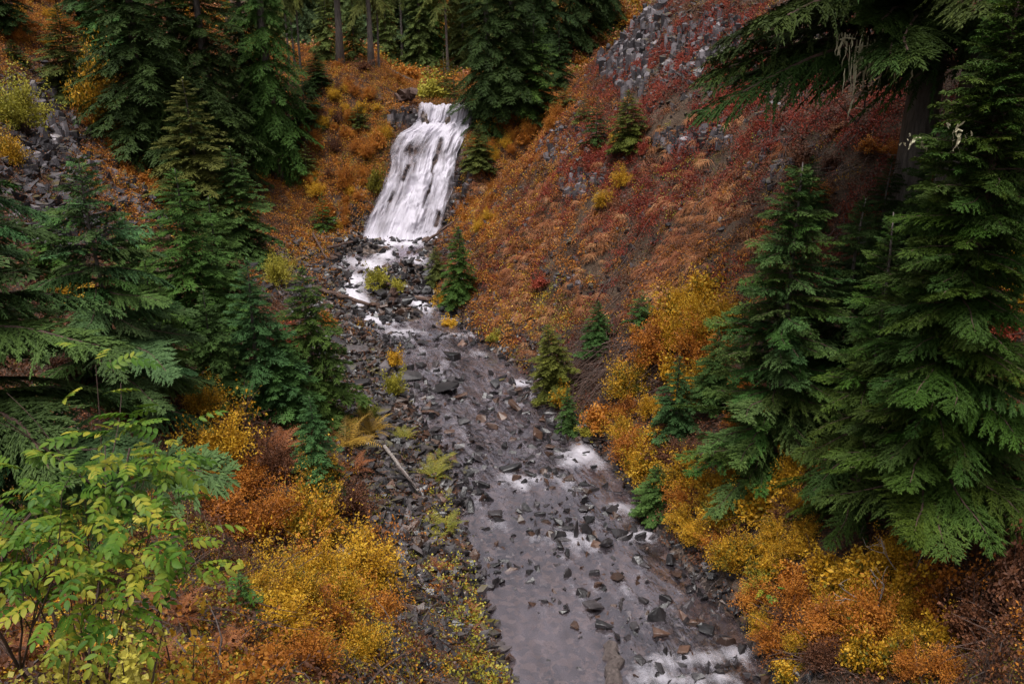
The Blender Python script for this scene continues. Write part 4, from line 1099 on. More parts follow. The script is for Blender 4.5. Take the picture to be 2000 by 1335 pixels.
# ------------------------------------------------------------------ shrubs, ferns, grass
A_YEL = [(.12, (.10, .085, .012)), (.32, (.26, .15, .010)), (.55, (.48, .24, .012)), (.78, (.58, .36, .03))]
A_ORG = [(.1, (.09, .028, .008)), (.4, (.26, .085, .012)), (.65, (.42, .15, .018)), (.9, (.52, .24, .04))]
A_RED = [(.1, (.07, .014, .012)), (.4, (.20, .032, .022)), (.7, (.33, .065, .035)), (.95, (.42, .12, .05))]
A_LIME = [(.1, (.10, .11, .014)), (.35, (.27, .25, .03)), (.6, (.46, .40, .06)), (.85, (.60, .53, .16))]
A_MIX = [(.15, (.03, .042, .008)), (.34, (.10, .105, .012)), (.47, (.27, .17, .010)), (.62, (.46, .22, .010)), (.85, (.54, .34, .035))]
A_BRN = [(.1, (.03, .014, .010)), (.4, (.085, .034, .018)), (.7, (.17, .065, .028)), (.95, (.28, .13, .045))]
M_YB = leaf_mat('yellow_leaves', A_YEL, .28, .6, .15, .42, 3.2)
M_OB = leaf_mat('orange_leaves', A_ORG, .28, .55, .2, .42, 2.6)
M_RB = leaf_mat('red_leaves', A_RED, .35, .4, .25, .35, 1.1)
M_LB = leaf_mat('lime_leaves', A_LIME, .4, .4, .2, .35, 1.3)
M_MB = leaf_mat('mixed_autumn_leaves', A_MIX, .28, .6, .12, .5, 3.2)
M_BB = leaf_mat('brown_leaves', A_BRN, .22, .45, .25, .3, 1.1)
M_GLF = leaf_mat('green_leaflets', [(.08, (.020, .055, .006)), (.4, (.048, .115, .010)), (.65, (.10, .16, .014)), (.85, (.27, .25, .025))], .28, .4, .45, .35, 5, .2)
M_GRASS = leaf_mat('tawny_grass', [(.1, (.09, .034, .016)), (.4, (.20, .065, .026)), (.7, (.34, .135, .055)), (.95, (.50, .28, .13))], .22, .45, .25, .55, .45)
M_FERN = leaf_mat('gold_fern', [(.1, (.12, .075, .014)), (.4, (.29, .17, .025)), (.7, (.42, .26, .045)), (.95, (.50, .36, .09))], .35, .3, .35, .3, 1)
M_FERNG = leaf_mat('green_fern', [(.1, (.07, .085, .014)), (.4, (.19, .19, .03)), (.7, (.32, .27, .05)), (.95, (.42, .34, .09))], .35, .3, .35, .3, 1)
M_FERNR = leaf_mat('rust_fern', [(.1, (.08, .026, .012)), (.4, (.22, .075, .028)), (.7, (.36, .14, .05)), (.95, (.46, .24, .11))], .3, .3, .35, .3, 1)
M_MOSS = leaf_mat('moss', [(.1, (.035, .034, .004)), (.4, (.11, .10, .008)), (.7, (.20, .17, .015)), (.95, (.30, .24, .03))], .2, .4, .3, .35, 1.5)
M_LICH = leaf_mat('lichen', [(.1, (.30, .27, .17)), (.9, (.62, .58, .40))], .3, .5, .2, .2)

def bush_meshes(seed, H, R, ntip, nleaf, ll, lw, flat=.75):
    r = np.random.default_rng(seed)
    st = MB()
    P, D, N_, RR, LL = [], [], [], [], []
    for k in range(ntip):
        th = r.uniform(0, 2 * np.pi); c = r.random() ** .6
        el = np.arccos(c * .98) if r.random() < .8 else r.uniform(.7, 1.5)
        rad = (r.uniform(.45, 1.0) if r.random() < .85 else r.uniform(1.0, 1.3)) * (.7 + .55 * vnoise(np.array(math.cos(th) * 1.7 + 5), np.array(math.sin(th) * 1.7 + el * 1.5), seed))
        tip = np.array([math.cos(th) * math.sin(el) * R, math.sin(th) * math.sin(el) * R, (.12 + math.cos(el) * .9) * H]) * rad
        b0 = np.array([r.uniform(-.15, .15) * R, r.uniform(-.15, .15) * R, 0])
        s = np.linspace(0, 1, 6)[:, None]
        mid = b0 * .4 + tip * .4 + np.array([0, 0, .28 * H])
        pts = (1 - s) ** 2 * b0 + 2 * s * (1 - s) * mid + s * s * tip
        if k % 2 == 0: st.tube(pts, .010 * H * np.linspace(1, .25, 6), 3, r.random(), False)
        m = nleaf // ntip
        q = r.uniform(.45, 1.02, m); pp = np.stack([np.interp(q, s[:, 0], pts[:, i]) for i in range(3)], -1)
        sp = .13 * R * r.random((m, 1)) ** .5
        dv = r.normal(0, 1, (m, 3)); dv /= np.linalg.norm(dv, axis=1)[:, None]
        P.append(pp + dv * sp); D.append(dv + (tip - mid)[None] * .25 + [0, 0, .1]); N_.append(r.normal(0, .6, (m, 3)) + [0, 0, 1.])
        RR.append(np.clip(r.uniform(0, 1, m) * .55 + .45 * r.random(), 0, 1)); LL.append(ll * r.uniform(.45, 1.35, m))
    P, D, N_, RR, LL = [np.concatenate(a) for a in (P, D, N_, RR, LL)]
    V, Q = diamonds(P, D, N_, LL, LL * lw / ll, .15)
    V[:, 2] = np.maximum(V[:, 2], .0)
    return mk_mesh('foliage', V, Q, None, np.repeat(RR, 4), False, M_YB), st.mesh('stems', M_TWIG)
BUSH = {
 'fine': [bush_meshes(200 + k, 1.0, .75, 110, 7700, .046, .015) for k in range(4)],
 'mid': [bush_meshes(220 + k, 1.0, .7, 60, 2200, .09, .032) for k in range(3)],
 'bare': [bush_meshes(240 + k, 1.0, .7, 90, 420, .07, .022) for k in range(2)],
 'round': [bush_meshes(260 + k, 1.0, .7, 80, 4200, .062, .030) for k in range(2)],
}
br_ = random.Random(9)
def bush(kind, px, py, hw, hh, mat, label=None, group=None, name='shrub', cat='shrub', dz=0.0, tmin=3.0, P=None, t=None):
    if P is None: P, t = at(px, py, tmin)
    fm, sm = BUSH[kind][br_.randrange(len(BUSH[kind]))]
    R = hw / FPX * t / .75; H = hh / FPX * t
    gx, gy = slope_dir(P[0], P[1])
    root = tag(empty(name, P + [0, 0, dz - .05], (gy * .25, -gx * .25, br_.uniform(0, 6.28))), label, cat, group)
    link('foliage', tinted(fm, mat), root, None, None, (R, R * br_.uniform(.8, 1.2), H))
    link('stems', sm, root, None, None, (R, R, H))
    return root
# ones that can be pointed at (base pixel)
for a in [('mid', 735, 568, 34, 52, M_LB, 'yellow green willow bush on the little island in the rapids'), ('mid', 778, 572, 24, 34, M_LB, 'smaller lime bush at the right end of the rapids island'),
 ('fine', 540, 560, 42, 75, M_LB, 'lime yellow drooping bush above the boulder bank'), ('fine', 470, 475, 30, 40, M_LB, 'yellow shrub between hemlocks at the edge of the left talus'),
 ('mid', 768, 775, 26, 60, M_LB, 'upper of two yellow shrubs growing from the boulders of the left bank'), ('mid', 770, 720, 26, 44, M_YB, 'gold shrub among boulders under the cone shaped hemlock'),
 ('mid', 845, 196, 44, 52, M_LB, 'pale yellow willow right above the waterfall lip'), ('mid', 800, 160, 40, 36, M_OB, 'bright orange shrub on the terrace left of the lip'), ('mid', 775, 165, 26, 26, M_OB, 'lower orange shrub at the end of the terrace'),
 ('fine', 1215, 368, 26, 46, M_YB, 'golden round shrub in the middle of the right slope'), ('fine', 1180, 402, 26, 36, M_MB, 'olive gold shrub below the golden round one'), ('mid', 1255, 305, 20, 30, M_RB, 'scarlet shrub right of the yellow green small hemlock'),
 ('mid', 1200, 285, 16, 30, M_YB, 'yellow shrub squeezed behind the dark column shaped conifer'), ('mid', 1100, 795, 24, 50, M_YB, 'gold shrub at the water under the small dark fir'), ('mid', 1240, 650, 16, 18, M_YB, 'tiny gold shrub below the little fir'),
 ('mid', 1060, 560, 30, 30, M_RB, 'red shrub on the orange slope above the right bank stones'), ('fine', 250, 300, 32, 120, M_YB, 'tall yellow leaved shrub against the broad dark hemlock'), ('fine', 200, 260, 55, 170, M_MB, 'tall green and gold shrub on the left cliff top'),
 ('fine', 170, 250, 28, 40, M_OB, 'orange shrub hanging over the grey left cliff slabs'), ('fine', 50, 260, 70, 110, M_LB, 'loose green gold shrub growing on the left cliff'), ('fine', 20, 330, 50, 80, M_MB, 'olive shrub at the left edge of the cliff'),
 ('fine', 1940, 880, 70, 110, M_LB, 'lime leaved shrub below the great hemlock at the right'), ('mid', 1985, 1010, 60, 90, M_RB, 'red leaved shrub at the right edge'), ('fine', 1960, 620, 70, 130, M_YB, 'gold leaved shrub at the right edge beside the great hemlock'),
 ('fine', 1480, 1170, 36, 60, M_LB, 'pale yellow leaved plant overhanging the dark water'), ('round', 720, 820, 30, 40, M_FERNG, None),
 ('mid', 728, 380, 20, 60, M_MOSS, 'yellow moss covered shrub clinging to the rock left of the falls'), ('mid', 640, 640, 26, 40, M_OB, 'orange and red brush beside the thin cone shaped hemlock'), ('mid', 560, 690, 40, 60, M_RB, 'reddish shrub between pale fir and cone shaped hemlock'),
 ('mid', 880, 640, 22, 24, M_YB, None), ('mid', 860, 600, 20, 40, M_YB, 'gold brush at the foot of the solitary cone shaped conifer'), ('mid', 968, 668, 26, 26, M_LB, 'pale low brush at the water on the right bank'), ('mid', 1150, 850, 34, 22, M_LB, 'pale green low plants at the dark right water edge')]:
    lb = a[6]
    bush(*a[:6], lb or 'small autumn shrub along the stream bank', None if lb else 'small shrubs along the stream bank')
CNAME = {'yellow_leaves': 'yellow', 'orange_leaves': 'orange', 'red_leaves': 'red', 'lime_leaves': 'lime', 'mixed_autumn_leaves': 'green and gold', 'brown_leaves': 'brown'}
def thicket(poly, n, seed, smin, smax, kinds, mats, label, group, asp=.85, tmin=3.0, mind=.5, name='shrub'):
    sp = polysample(poly, n, seed, smin, smax, mind)
    sp.sort(key=lambda s: s[1])
    r = random.Random(seed + 1)
    for (x, y, s) in sp:
        kd, mt = r.choice(kinds), r.choice(mats)
        lb = ('large ' if s > smin + .45 * (smax - smin) else '') + CNAME[mt.name] + {'fine': ' fine leaved ', 'mid': ' broad leaved ', 'bare': ' half bare '}[kd] + label
        bush(kd, x, y, s * .5, s * asp * r.uniform(.8, 1.2), mt, lb, group, name, tmin=tmin)
thicket([(375, 800), (520, 850), (600, 900), (665, 960), (715, 1060), (740, 1160), (690, 1270), (600, 1300), (560, 1200), (520, 1080), (400, 1020), (350, 920)], 38, 31, 120, 210, ['fine', 'fine', 'bare'], [M_MB, M_MB, M_YB, M_OB, M_OB, M_BB], 'bush in the near left thicket', 'bushes of the near left thicket', .7)
thicket([(500, 1090), (760, 1080), (770, 1230), (690, 1330), (480, 1320)], 26, 47, 120, 190, ['fine', 'fine', 'bare'], [M_MB, M_YB, M_OB, M_MB], 'bush low on the near left bank', 'bushes low on the near left bank', .75)
thicket([(1165, 830), (1215, 770), (1290, 790), (1330, 900), (1420, 960), (1560, 980), (1610, 1120), (1680, 1130), (1690, 1250), (1600, 1335), (1510, 1320), (1470, 1190), (1330, 1040), (1250, 950)], 84, 32, 80, 150, ['fine', 'fine', 'fine', 'fine', 'fine', 'mid'], [M_MB, M_MB, M_MB, M_YB, M_OB, M_BB], 'bush in the thicket overhanging the right bank', 'bushes of the right bank thicket', .62)
thicket([(1270, 700), (1290, 620), (1380, 570), (1420, 640), (1400, 780), (1310, 800)], 24, 33, 80, 140, ['fine', 'mid'], [M_MB, M_OB, M_OB, M_YB], 'bush on the slope left of the big tiered fir', 'orange bushes left of the big tiered fir', .8)
thicket([(1430, 760), (1560, 800), (1620, 960), (1560, 1010), (1440, 930)], 14, 34, 70, 120, ['fine', 'mid'], [M_OB, M_BB, M_YB], 'bush in the shade under the big tiered fir', 'bushes under the big tiered fir', .7)
thicket([(1640, 1140), (1760, 1120), (1860, 1180), (1880, 1330), (1660, 1335)], 20, 35, 90, 150, ['mid', 'fine'], [M_YB, M_MB, M_OB], 'bush of the near right corner', 'bushes of the near right corner', .8)
thicket([(1880, 1060), (2020, 960), (2040, 1340), (1880, 1340)], 18, 36, 100, 160, ['bare', 'bare', 'mid'], [M_OB, M_BB, M_BB], 'bush low at the right edge', 'twiggy bushes of the right edge', .9)
thicket([(1880, 640), (2010, 640), (2010, 980), (1900, 930)], 8, 37, 80, 140, ['bare', 'mid'], [M_BB, M_RB, M_OB], 'bush behind the great hemlock at the right', 'reddish bushes behind the great hemlock', .9)
thicket([(570, 180), (760, 180), (770, 250), (740, 300), (700, 420), (660, 455), (590, 400), (575, 280)], 42, 38, 26, 54, ['fine', 'mid'], [M_OB, M_OB, M_YB, M_MB, M_BB], 'bush on the hillside left of the falls', 'bushes of the hillside left of the falls', .8)
thicket([(205, 300), (300, 310), (400, 350), (330, 420), (250, 360)], 12, 39, 36, 64, ['fine', 'mid'], [M_OB, M_YB, M_OB, M_LB], 'bush along the edge of the left talus', 'orange bushes along the left talus', .8)
thicket([(920, 260), (1040, 235), (1110, 215), (1090, 260), (1010, 300), (950, 340)], 18, 40, 28, 50, ['fine', 'mid'], [M_OB, M_OB, M_YB], 'bush below the dark stand right of the falls', 'orange bushes right of the falls', .8)
thicket([(895, 400), (960, 370), (960, 440), (900, 480)], 12, 41, 26, 46, ['fine', 'mid'], [M_OB, M_YB], 'bush beside the black rock wall of the falls', 'gold bushes by the falls rock wall', .8)
thicket([(0, 0), (120, 0), (160, 60), (60, 110), (0, 110)], 10, 42, 36, 70, ['fine'], [M_OB, M_OB, M_YB], 'bush on the open slope at the top left', 'orange bushes of the top left slope', .6)
thicket([(600, 140), (640, 130), (760, 140), (700, 190), (610, 190)], 14, 43, 26, 44, ['mid', 'bare'], [M_BB, M_OB], 'brush at the feet of the old trunks', 'rusty brush under the old trunks', .8)
thicket([(100, 560), (480, 560), (520, 780), (420, 840), (130, 800)], 15, 44, 50, 100, ['mid', 'bare'], [M_OB, M_RB, M_BB, M_YB], 'bush beneath the left hemlocks', 'undergrowth beneath the left hemlocks', .6)
thicket([(1590, 250), (1780, 300), (1700, 420), (1560, 400)], 9, 45, 50, 90, ['mid', 'fine'], [M_OB, M_BB], 'bush in the shade under the high right boughs', 'orange bushes under the high right boughs', .6)
def near_bush(px, t, H, R, nleaf, ll, lw, mat, label, seed):
    """a bush built at its own size, for the ones close to the camera"""
    P = raydir(px, 1335) * t; P = np.array([P[0], P[1], float(zfun(P[0], P[1])) - .05])
    fm, sm = bush_meshes(seed, H, R, 70, nleaf, ll, lw)
    fm.materials.clear(); fm.materials.append(mat)
    root = tag(empty('shrub', P), label, 'shrub')
    link('foliage', fm, root); link('stems', sm, root)
near_bush(225, 4.4, 1.4, .42, 7000, .032, .015, M_LB, 'pale lime bush with small round leaves at the bottom left', 401)
near_bush(95, 4.4, 1.15, .34, 5000, .032, .015, M_LB, 'lower lime bush left of the pale one at the bottom left', 402)
near_bush(350, 4.9, 1.2, .42, 3000, .040, .015, M_MB, 'gold and green bush right of the pale lime bush at the bottom left', 403)
near_bush(450, 5.8, 1.2, .5, 3400, .040, .014, M_OB, 'orange bush at the bottom edge left of the gravel', 404)

# ferns: fronds as parts
def frond_mesh(seed, mat):
    r = np.random.default_rng(seed); n = 18
    s = np.linspace(.12, 1, n); ax = np.stack([s, .04 * np.sin(s * 4 + seed), .45 * s - .55 * s ** 2.3], -1)
    P, D, L_ = [], [], []
    for sd in (-1, 1):
        for k in range(n):
            l = .24 * (1 - s[k]) ** .6 * min(1, .4 + s[k] * 2.5) + .02
            for j in range(4):
                q = j / 4
                P.append(ax[k] + np.array([.35 * l * q, sd * l * q, -.12 * l * q])); D.append([.5 + r.uniform(-.4, .4), sd * (1 + r.uniform(-.5, .5)), -.2]); L_.append(l * (.42 - .06 * j))
    P, D, L_ = np.array(P), np.array(D, float), np.array(L_)
    V, Q = diamonds(P, D, r.normal(0, .2, P.shape) + [0, 0, 1.], L_, L_ * .26)
    mb = MB(); mb.add(V, Q, None, np.repeat(r.uniform(.2, .9, len(P)), 4))
    mb.tube(np.concatenate([[[0, 0, 0]], ax[::4]]), .007, 3, .3, False)
    return mb.mesh('frond', mat)
FROND = {m.name: [frond_mesh(300 + k, m) for k in range(3)] for m in (M_FERN, M_FERNG, M_FERNR)}
def fern(px, py, hw, mat, label, nf=16, group=None, tmin=3.0):
    P, t = at(px, py, tmin); L_ = hw / FPX * t * 1.1
    root = tag(empty('fern', P), label, 'fern', group)
    for k in range(nf):
        s = L_ * br_.uniform(.7, 1.15)
        link('frond', br_.choice(FROND[mat.name]), root, (0, 0, 0), (br_.uniform(-.2, .2), -br_.uniform(.15, .85), k * 6.283 / nf + br_.uniform(-.2, .2)), (s, s * br_.uniform(.8, 1.2), s))
for a in [(680, 870, 68, M_FERN, 'large golden fern left of the boulder bank'), (725, 850, 55, M_FERN, 'golden fern reaching over the cobbles below the cone shaped hemlock'), (660, 830, 50, M_FERN, 'upper golden fern under the cone shaped hemlock'), (690, 925, 55, M_FERNR, 'rust coloured fern below the large golden fern'),
          (848, 935, 48, M_FERNG, 'yellow green fern at the water edge by the white log'), (868, 905, 34, M_FERNG, 'smaller green gold fern touching the stream'), (870, 1040, 46, M_FERNG, 'green gold fern leaning over the stream below the white log'), (790, 860, 36, M_FERNG, 'thin greenish fern on the cobbles above the white log'),
          (850, 1120, 34, M_FERNR, 'rusty fern at the edge of the near bank'), (545, 885, 60, M_FERNR, 'orange brown fern left of the thin blue green hemlock'), (575, 920, 50, M_FERNR, 'lower orange brown fern by the thin blue green hemlock'), (360, 1210, 60, M_FERNR, 'dead brown fern right of the green leaflet shrub'), (300, 1190, 50, M_FERNR, 'small dead fern under the green leaflet shrub'),
          (60, 1290, 70, M_FERNR, 'pale brown fern in the bottom left corner'), (20, 1230, 60, M_FERNR, 'brown fern at the left edge under the leaflet shrub'), (320, 1300, 55, M_FERNR, 'brown fern right of the pale lime bush'), (440, 1270, 50, M_FERNR, 'flattened brown fern near the bottom of the left bank'), (570, 520, 26, M_FERN, 'small gold fern beside the lime yellow drooping bush')]:
    fern(*a)
# ------------------------------------------------------------------ ground cover that nobody could count
def tuft_mesh(seed, mat, nb=34, arch=.9):
    r = np.random.default_rng(seed); mb = MB()
    for k in range(nb):
        th = r.uniform(-1.1, 1.1) if arch > .5 else r.uniform(0, 6.28)
        b = np.array([r.uniform(-.12, .12), r.uniform(-.2, .2), 0]); l = r.uniform(.6, 1.15)
        s = np.linspace(0, 1, 5)
        d = np.array([math.cos(th), math.sin(th), 0])
        sp = np.array([-d[1], d[0], 0])
        c = b + d * (s ** 1.3)[:, None] * l * r.uniform(.55, .9) + np.array([0, 0, 1.]) * ((s * 1.0 - s ** 2 * arch) * l * .75)[:, None]
        w = .016 * (1 - s * .85)
        V = np.concatenate([c + sp * w[:, None], c - sp * w[:, None]])
        Q = [(i, i + 1, 5 + i + 1, 5 + i) for i in range(4)]
        mb.add(V, Q, None, r.uniform(.1, .9))
    return mb.mesh('tuft', mat)
def clump_mesh(seed, mat, n=46, ll=.16, lw=.06, H=.35, tw=True):
    r = np.random.default_rng(seed)
    P = r.normal(0, .32, (n, 3)); P[:, 2] = np.abs(r.normal(0, .5, n)) * H
    D = r.normal(0, 1, (n, 3)) + [0, 0, .3]
    V, Q = diamonds(P, D, r.normal(0, .5, (n, 3)) + [0, 0, 1.], ll * r.uniform(.6, 1.3, n), lw * r.uniform(.7, 1.2, n), .15)
    mb = MB(); mb.add(V, Q, None, np.repeat(r.uniform(0, 1, n), 4))
    return mb.mesh('clump', mat)
def twigs_mesh(seed, mat, n=9):
    r = np.random.default_rng(seed); mb = MB()
    for k in range(n):
        a = np.array([r.uniform(-.3, .3), r.uniform(-.3, .3), 0]); d = r.normal(0, 1, 3); d[2] = abs(d[2]) * .6; d /= np.linalg.norm(d)
        s = np.linspace(0, 1, 4)[:, None]
        mb.tube(a + d * s + np.array([0, 0, -.25]) * s ** 2 + r.normal(0, .03, (4, 3)), np.linspace(.014, .004, 4), 3, r.random(), False)
    return mb.mesh('twigs', mat)
TUFT = [tuft_mesh(k, M_GRASS) for k in range(4)]
def cover(name, seed, n, wfn, smin, smax, protos, label, ymax=56, tmin=3.5, downhill=False, zoff=0.0):
    P, px, py, t, r = rand_view_points(n, seed, ymax, 1, tmin)
    k = r.random(len(P)) < wfn(P, px, py, t)
    chan = (P[:, 0] > xl(P[:, 1]) - .1) & (P[:, 0] < xr(P[:, 1]) + .1) & (P[:, 1] < 46)
    k &= ~chan
    P = P[k]; m = len(P)
    gx, gy = slope_dir(P[:, 0], P[:, 1])
    nn = np.sqrt(gx * gx + gy * gy + 1)
    if downhill:
        az = np.arctan2(-gy, -gx) + r.normal(0, .5, m)
        rot = np.stack([r.uniform(-.2, .2, m), np.arctan(np.hypot(gx, gy)) * .75, az], -1)
    else:
        rot = np.stack([r.uniform(-.4, .4, m) + gy * .4, r.uniform(-.4, .4, m) - gx * .4, r.uniform(0, 6.28, m)], -1)
        rot[:, 2] = 0; spin = r.uniform(0, 6.28, m)
        rot = np.stack([np.arctan(gy) * .7 + r.uniform(-.3, .3, m), -np.arctan(gx) * .7 + r.uniform(-.3, .3, m), np.zeros(m)], -1)
    S = smin + (smax - smin) * r.random(m) ** 1.4
    sc3 = np.stack([S * r.choice([-1, 1], m) if not downhill else S, S, S], -1)
    P[:, 2] += zoff
    scatter(name, P, rot, sc3, r.integers(0, len(protos), m), protos, label)
RIGHT = lambda P: P[:, 0] > xr(P[:, 1])
LEFT = lambda P: P[:, 0] < xl(P[:, 1])
def pat(P, s, f=.6): return np.clip(.5 + 1.3 * fbm(P[:, 0] * f, P[:, 1] * f, s, 3), 0, 1)
ORANGE_L = [(630, 112, 150, 34, 1.0), (650, 330, 130, 170, 1.0), (730, 250, 60, 60, 1.0), (280, 330, 100, 90, .9), (440, 400, 80, 60, .8), (60, 60, 140, 80, 1.0), (800, 150, 100, 40, 1.0), (600, 470, 70, 60, .8)]
GRASSZ = [(1130, 420, 220, 130, 1.0), (1350, 420, 180, 120, 1.0), (1250, 540, 230, 90, .9), (1020, 560, 110, 90, .6), (1450, 290, 120, 60, .7), (1500, 480, 150, 120, .8), (980, 380, 80, 60, .5)]
cover('tawny_grass', 51, 60000, lambda P, px, py, t: blobs(px, py, GRASSZ) * RIGHT(P) * np.clip(pat(P, 71, .7) * 1.7 - .45, 0, 1), .28, .60, TUFT, 'tawny grass tufts combed down the right slope', downhill=True)
HEATHZ = [(1450, 150, 260, 130, 1.0), (1240, 420, 60, 40, 1.0), (1300, 270, 60, 40, 1.0), (1060, 555, 50, 34, 1.0), (1150, 300, 50, 50, .9), (1400, 350, 90, 40, .9), (1350, 280, 220, 90, .9), (1150, 320, 120, 100, .6), (1250, 480, 260, 160, .45), (1600, 250, 200, 200, .8), (1100, 560, 120, 80, .6)]
cover('red_heath', 52, 110000, lambda P, px, py, t: blobs(px, py, HEATHZ) * RIGHT(P) * np.clip(pat(P, 72, .8) * 1.5 - .2, 0, 1), .24, .52, [clump_mesh(10 + k, M_RB, 70, .12, .045) for k in range(3)], 'low red heath on the upper right slope')
cover('orange_brush', 53, 60000, lambda P, px, py, t: np.maximum(blobs(px, py, ORANGE_L) * LEFT(P), np.maximum(blobs(px, py, [(1000, 290, 110, 60, 1.0), (940, 420, 50, 70, .9), (1050, 470, 180, 120, .35), (1330, 640, 90, 80, .8), (1400, 520, 80, 90, .4), (1080, 200, 80, 40, .8), (930, 560, 60, 50, .6), (980, 650, 60, 40, .6)]) * RIGHT(P), blobs(px, py, [(850, 160, 120, 40, 1.0)]))) * .8, .22, .5, [clump_mesh(20 + k, M_OB, 60, .15, .055, .5) for k in range(3)], 'orange low brush on both slopes near the falls', 68)
cover('gold_brush', 54, 50000, lambda P, px, py, t: np.maximum(blobs(px, py, ORANGE_L) * LEFT(P) * .5, blobs(px, py, [(1000, 600, 80, 60, .6), (940, 430, 60, 60, .6), (1050, 300, 90, 60, .4), (900, 620, 40, 40, .7), (1340, 620, 90, 80, .5), (820, 1100, 60, 60, .3)])) * pat(P, 74), .2, .42, [clump_mesh(30 + k, M_YB, 50, .15, .06, .5) for k in range(3)], 'gold leaved low plants on both slopes')
cover('brown_undergrowth', 55, 80000, lambda P, px, py, t: (RIGHT(P) * np.where(t > 8, .36, .3) + LEFT(P) * np.where(t > 14, .45, .2)) * (1 - .8 * blobs(px, py, LSCREE + SCREE[:2])) * (1 - w_bank(P, px, py, t)), .25, .5, [clump_mesh(40 + k, M_BB, 46, .14, .05, .5) for k in range(3)], 'brown undergrowth and dead leaves on the slopes', 66)
cover('green_low_plants', 56, 40000, lambda P, px, py, t: np.maximum(blobs(px, py, [(1080, 620, 60, 60, .6), (640, 280, 80, 120, .25), (1120, 830, 60, 40, .6), (720, 240, 40, 40, .4), (1320, 330, 120, 60, .15), (910, 300, 40, 60, .4)]), LEFT(P) * (t < 16) * .10), .2, .4, [clump_mesh(50 + k, M_LB, 40, .14, .06, .45) for k in range(2)], 'green low plants between the shrubs')
cover('moss', 57, 90000, lambda P, px, py, t: np.maximum(blobs(px, py, [(740, 290, 34, 60, 1.0), (715, 350, 28, 60, .8), (700, 430, 16, 30, .6)]), np.maximum(w_bank(P, px, py, t) * (P[:, 1] < 26) * pat(P, 75, 1.5) * .35, blobs(px, py, LSCREE) * .12)), .1, .26, [clump_mesh(60 + k, M_MOSS, 70, .16, .06, .3) for k in range(2)], 'yellow green moss on wet rock beside the falls and on bank stones')
# near leaf litter
cover('leaf_litter', 58, 60000, lambda P, px, py, t: (LEFT(P) * (t < 15) * .9 + RIGHT(P) * (t < 13) * .5), .10, .2, [clump_mesh(70 + k, m, 26, .22, .085, .35) for k, m in enumerate([M_YB, M_BB, M_LB, M_MB, M_OB, M_LB])], 'fallen yellow and brown leaves on the near banks', 17, 2.8)
cover('slope_greens', 61, 30000, lambda P, px, py, t: RIGHT(P) * (t > 22) * np.clip(pat(P, 78, .5) * 1.6 - .75, 0, 1) * .5, .16, .34, [clump_mesh(120 + k, m, 44, .13, .05, .5) for k, m in enumerate([M_MB, M_MOSS, M_BB])], 'olive and mossy tufts dotted over the right slope')
cover('dead_twigs', 59, 30000, lambda P, px, py, t: np.maximum(LEFT(P) * (t < 15) * .12, RIGHT(P) * (t < 26) * .12 + blobs(px, py, [(1180, 730, 120, 70, .8)])), .4, .9, [twigs_mesh(80 + k, m) for k, m in enumerate([M_TWIG, M_TWIG, M_DEAD])], 'bare fallen twigs over the banks', 30, 2.8)
cover('bank_grass', 60, 160000, lambda P, px, py, t: blobs(px, py, [(915, 1180, 26, 60, .6), (860, 1120, 26, 40, .35), (930, 1290, 36, 60, .6), (860, 1000, 30, 60, .2), (960, 1330, 40, 30, .8)]) * LEFT(P), .14, .34, [tuft_mesh(90, M_GRASS, 26, .6), clump_mesh(91, M_LB, 36, .2, .085, .5), clump_mesh(92, M_OB, 30, .2, .07, .5), clump_mesh(93, M_LB, 30, .2, .085, .5)], 'grass and small yellow leaves fringing the near left water edge', 22, 3)

hr = np.random.default_rng(99); hn = 40000
hX, hY = hr.uniform(-45, 30, hn), hr.uniform(66, 135, hn)
hp = np.stack([hX, hY, zfun(hX, hY)], -1)
hk = hr.random(hn) < np.clip(.45 + fbm(hX * .12, hY * .12, 77, 3), .1, 1)
hp = hp[hk]; hm = len(hp)
scatter('hillside_brush', hp, np.stack([hr.uniform(-.5, .5, hm), hr.uniform(-.5, .5, hm), hr.uniform(0, 6.28, hm)], -1), hr.uniform(.35, .9, hm), hr.integers(0, 5, hm), [clump_mesh(110 + k, m, 60, .25, .1, .6) for k, m in enumerate([M_GRASS, M_MOSS, M_GRASS, M_MB, M_OB])], 'autumn brush on the hillside far behind the falls')
# bare brush swept over the right bank
def brush(px, py, wpx, n, seed, label, mat, h=.25, name='bare_brush', up=.3):
    P0, t0 = at(px, py); r = np.random.default_rng(seed); mb = MB()
    for k in range(n):
        x, y = px + r.normal(0, wpx * .3), py + r.normal(0, wpx * .16)
        A, t = at(x, y); L_ = wpx / FPX * t * r.uniform(.35, .9); sg = r.choice([-1, 1], p=[.4, .6])
        s = np.linspace(0, 1, 7)
        X = A[0] + sg * L_ * (s - .2); Yy = A[1] + r.uniform(-.7, .7) * L_ * s + r.normal(0, .06, 7)
        Z = zfun(X, Yy, False) + up * r.uniform(.2, 1.2) * (1 - (2 * s - 1) ** 2 * .6) + r.normal(0, .05, 7)
        mb.tube(np.stack([X, Yy, Z], -1) - P0, np.linspace(.018, .005, 7) * r.uniform(.6, 1.2), 4, r.random(), False)
    ob = link(name, mb.mesh(name, mat), None, P0); tag(ob, label, 'brush'); return ob
brush(1190, 735, 200, 80, 71, 'tangle of bare reddish brown stems swept over the bank right of the leaning hemlock', M_TWIG, up=.5)
brush(1250, 640, 200, 50, 72, 'thin bare stems on the slope above the brown tangle', M_TWIG, up=.35)
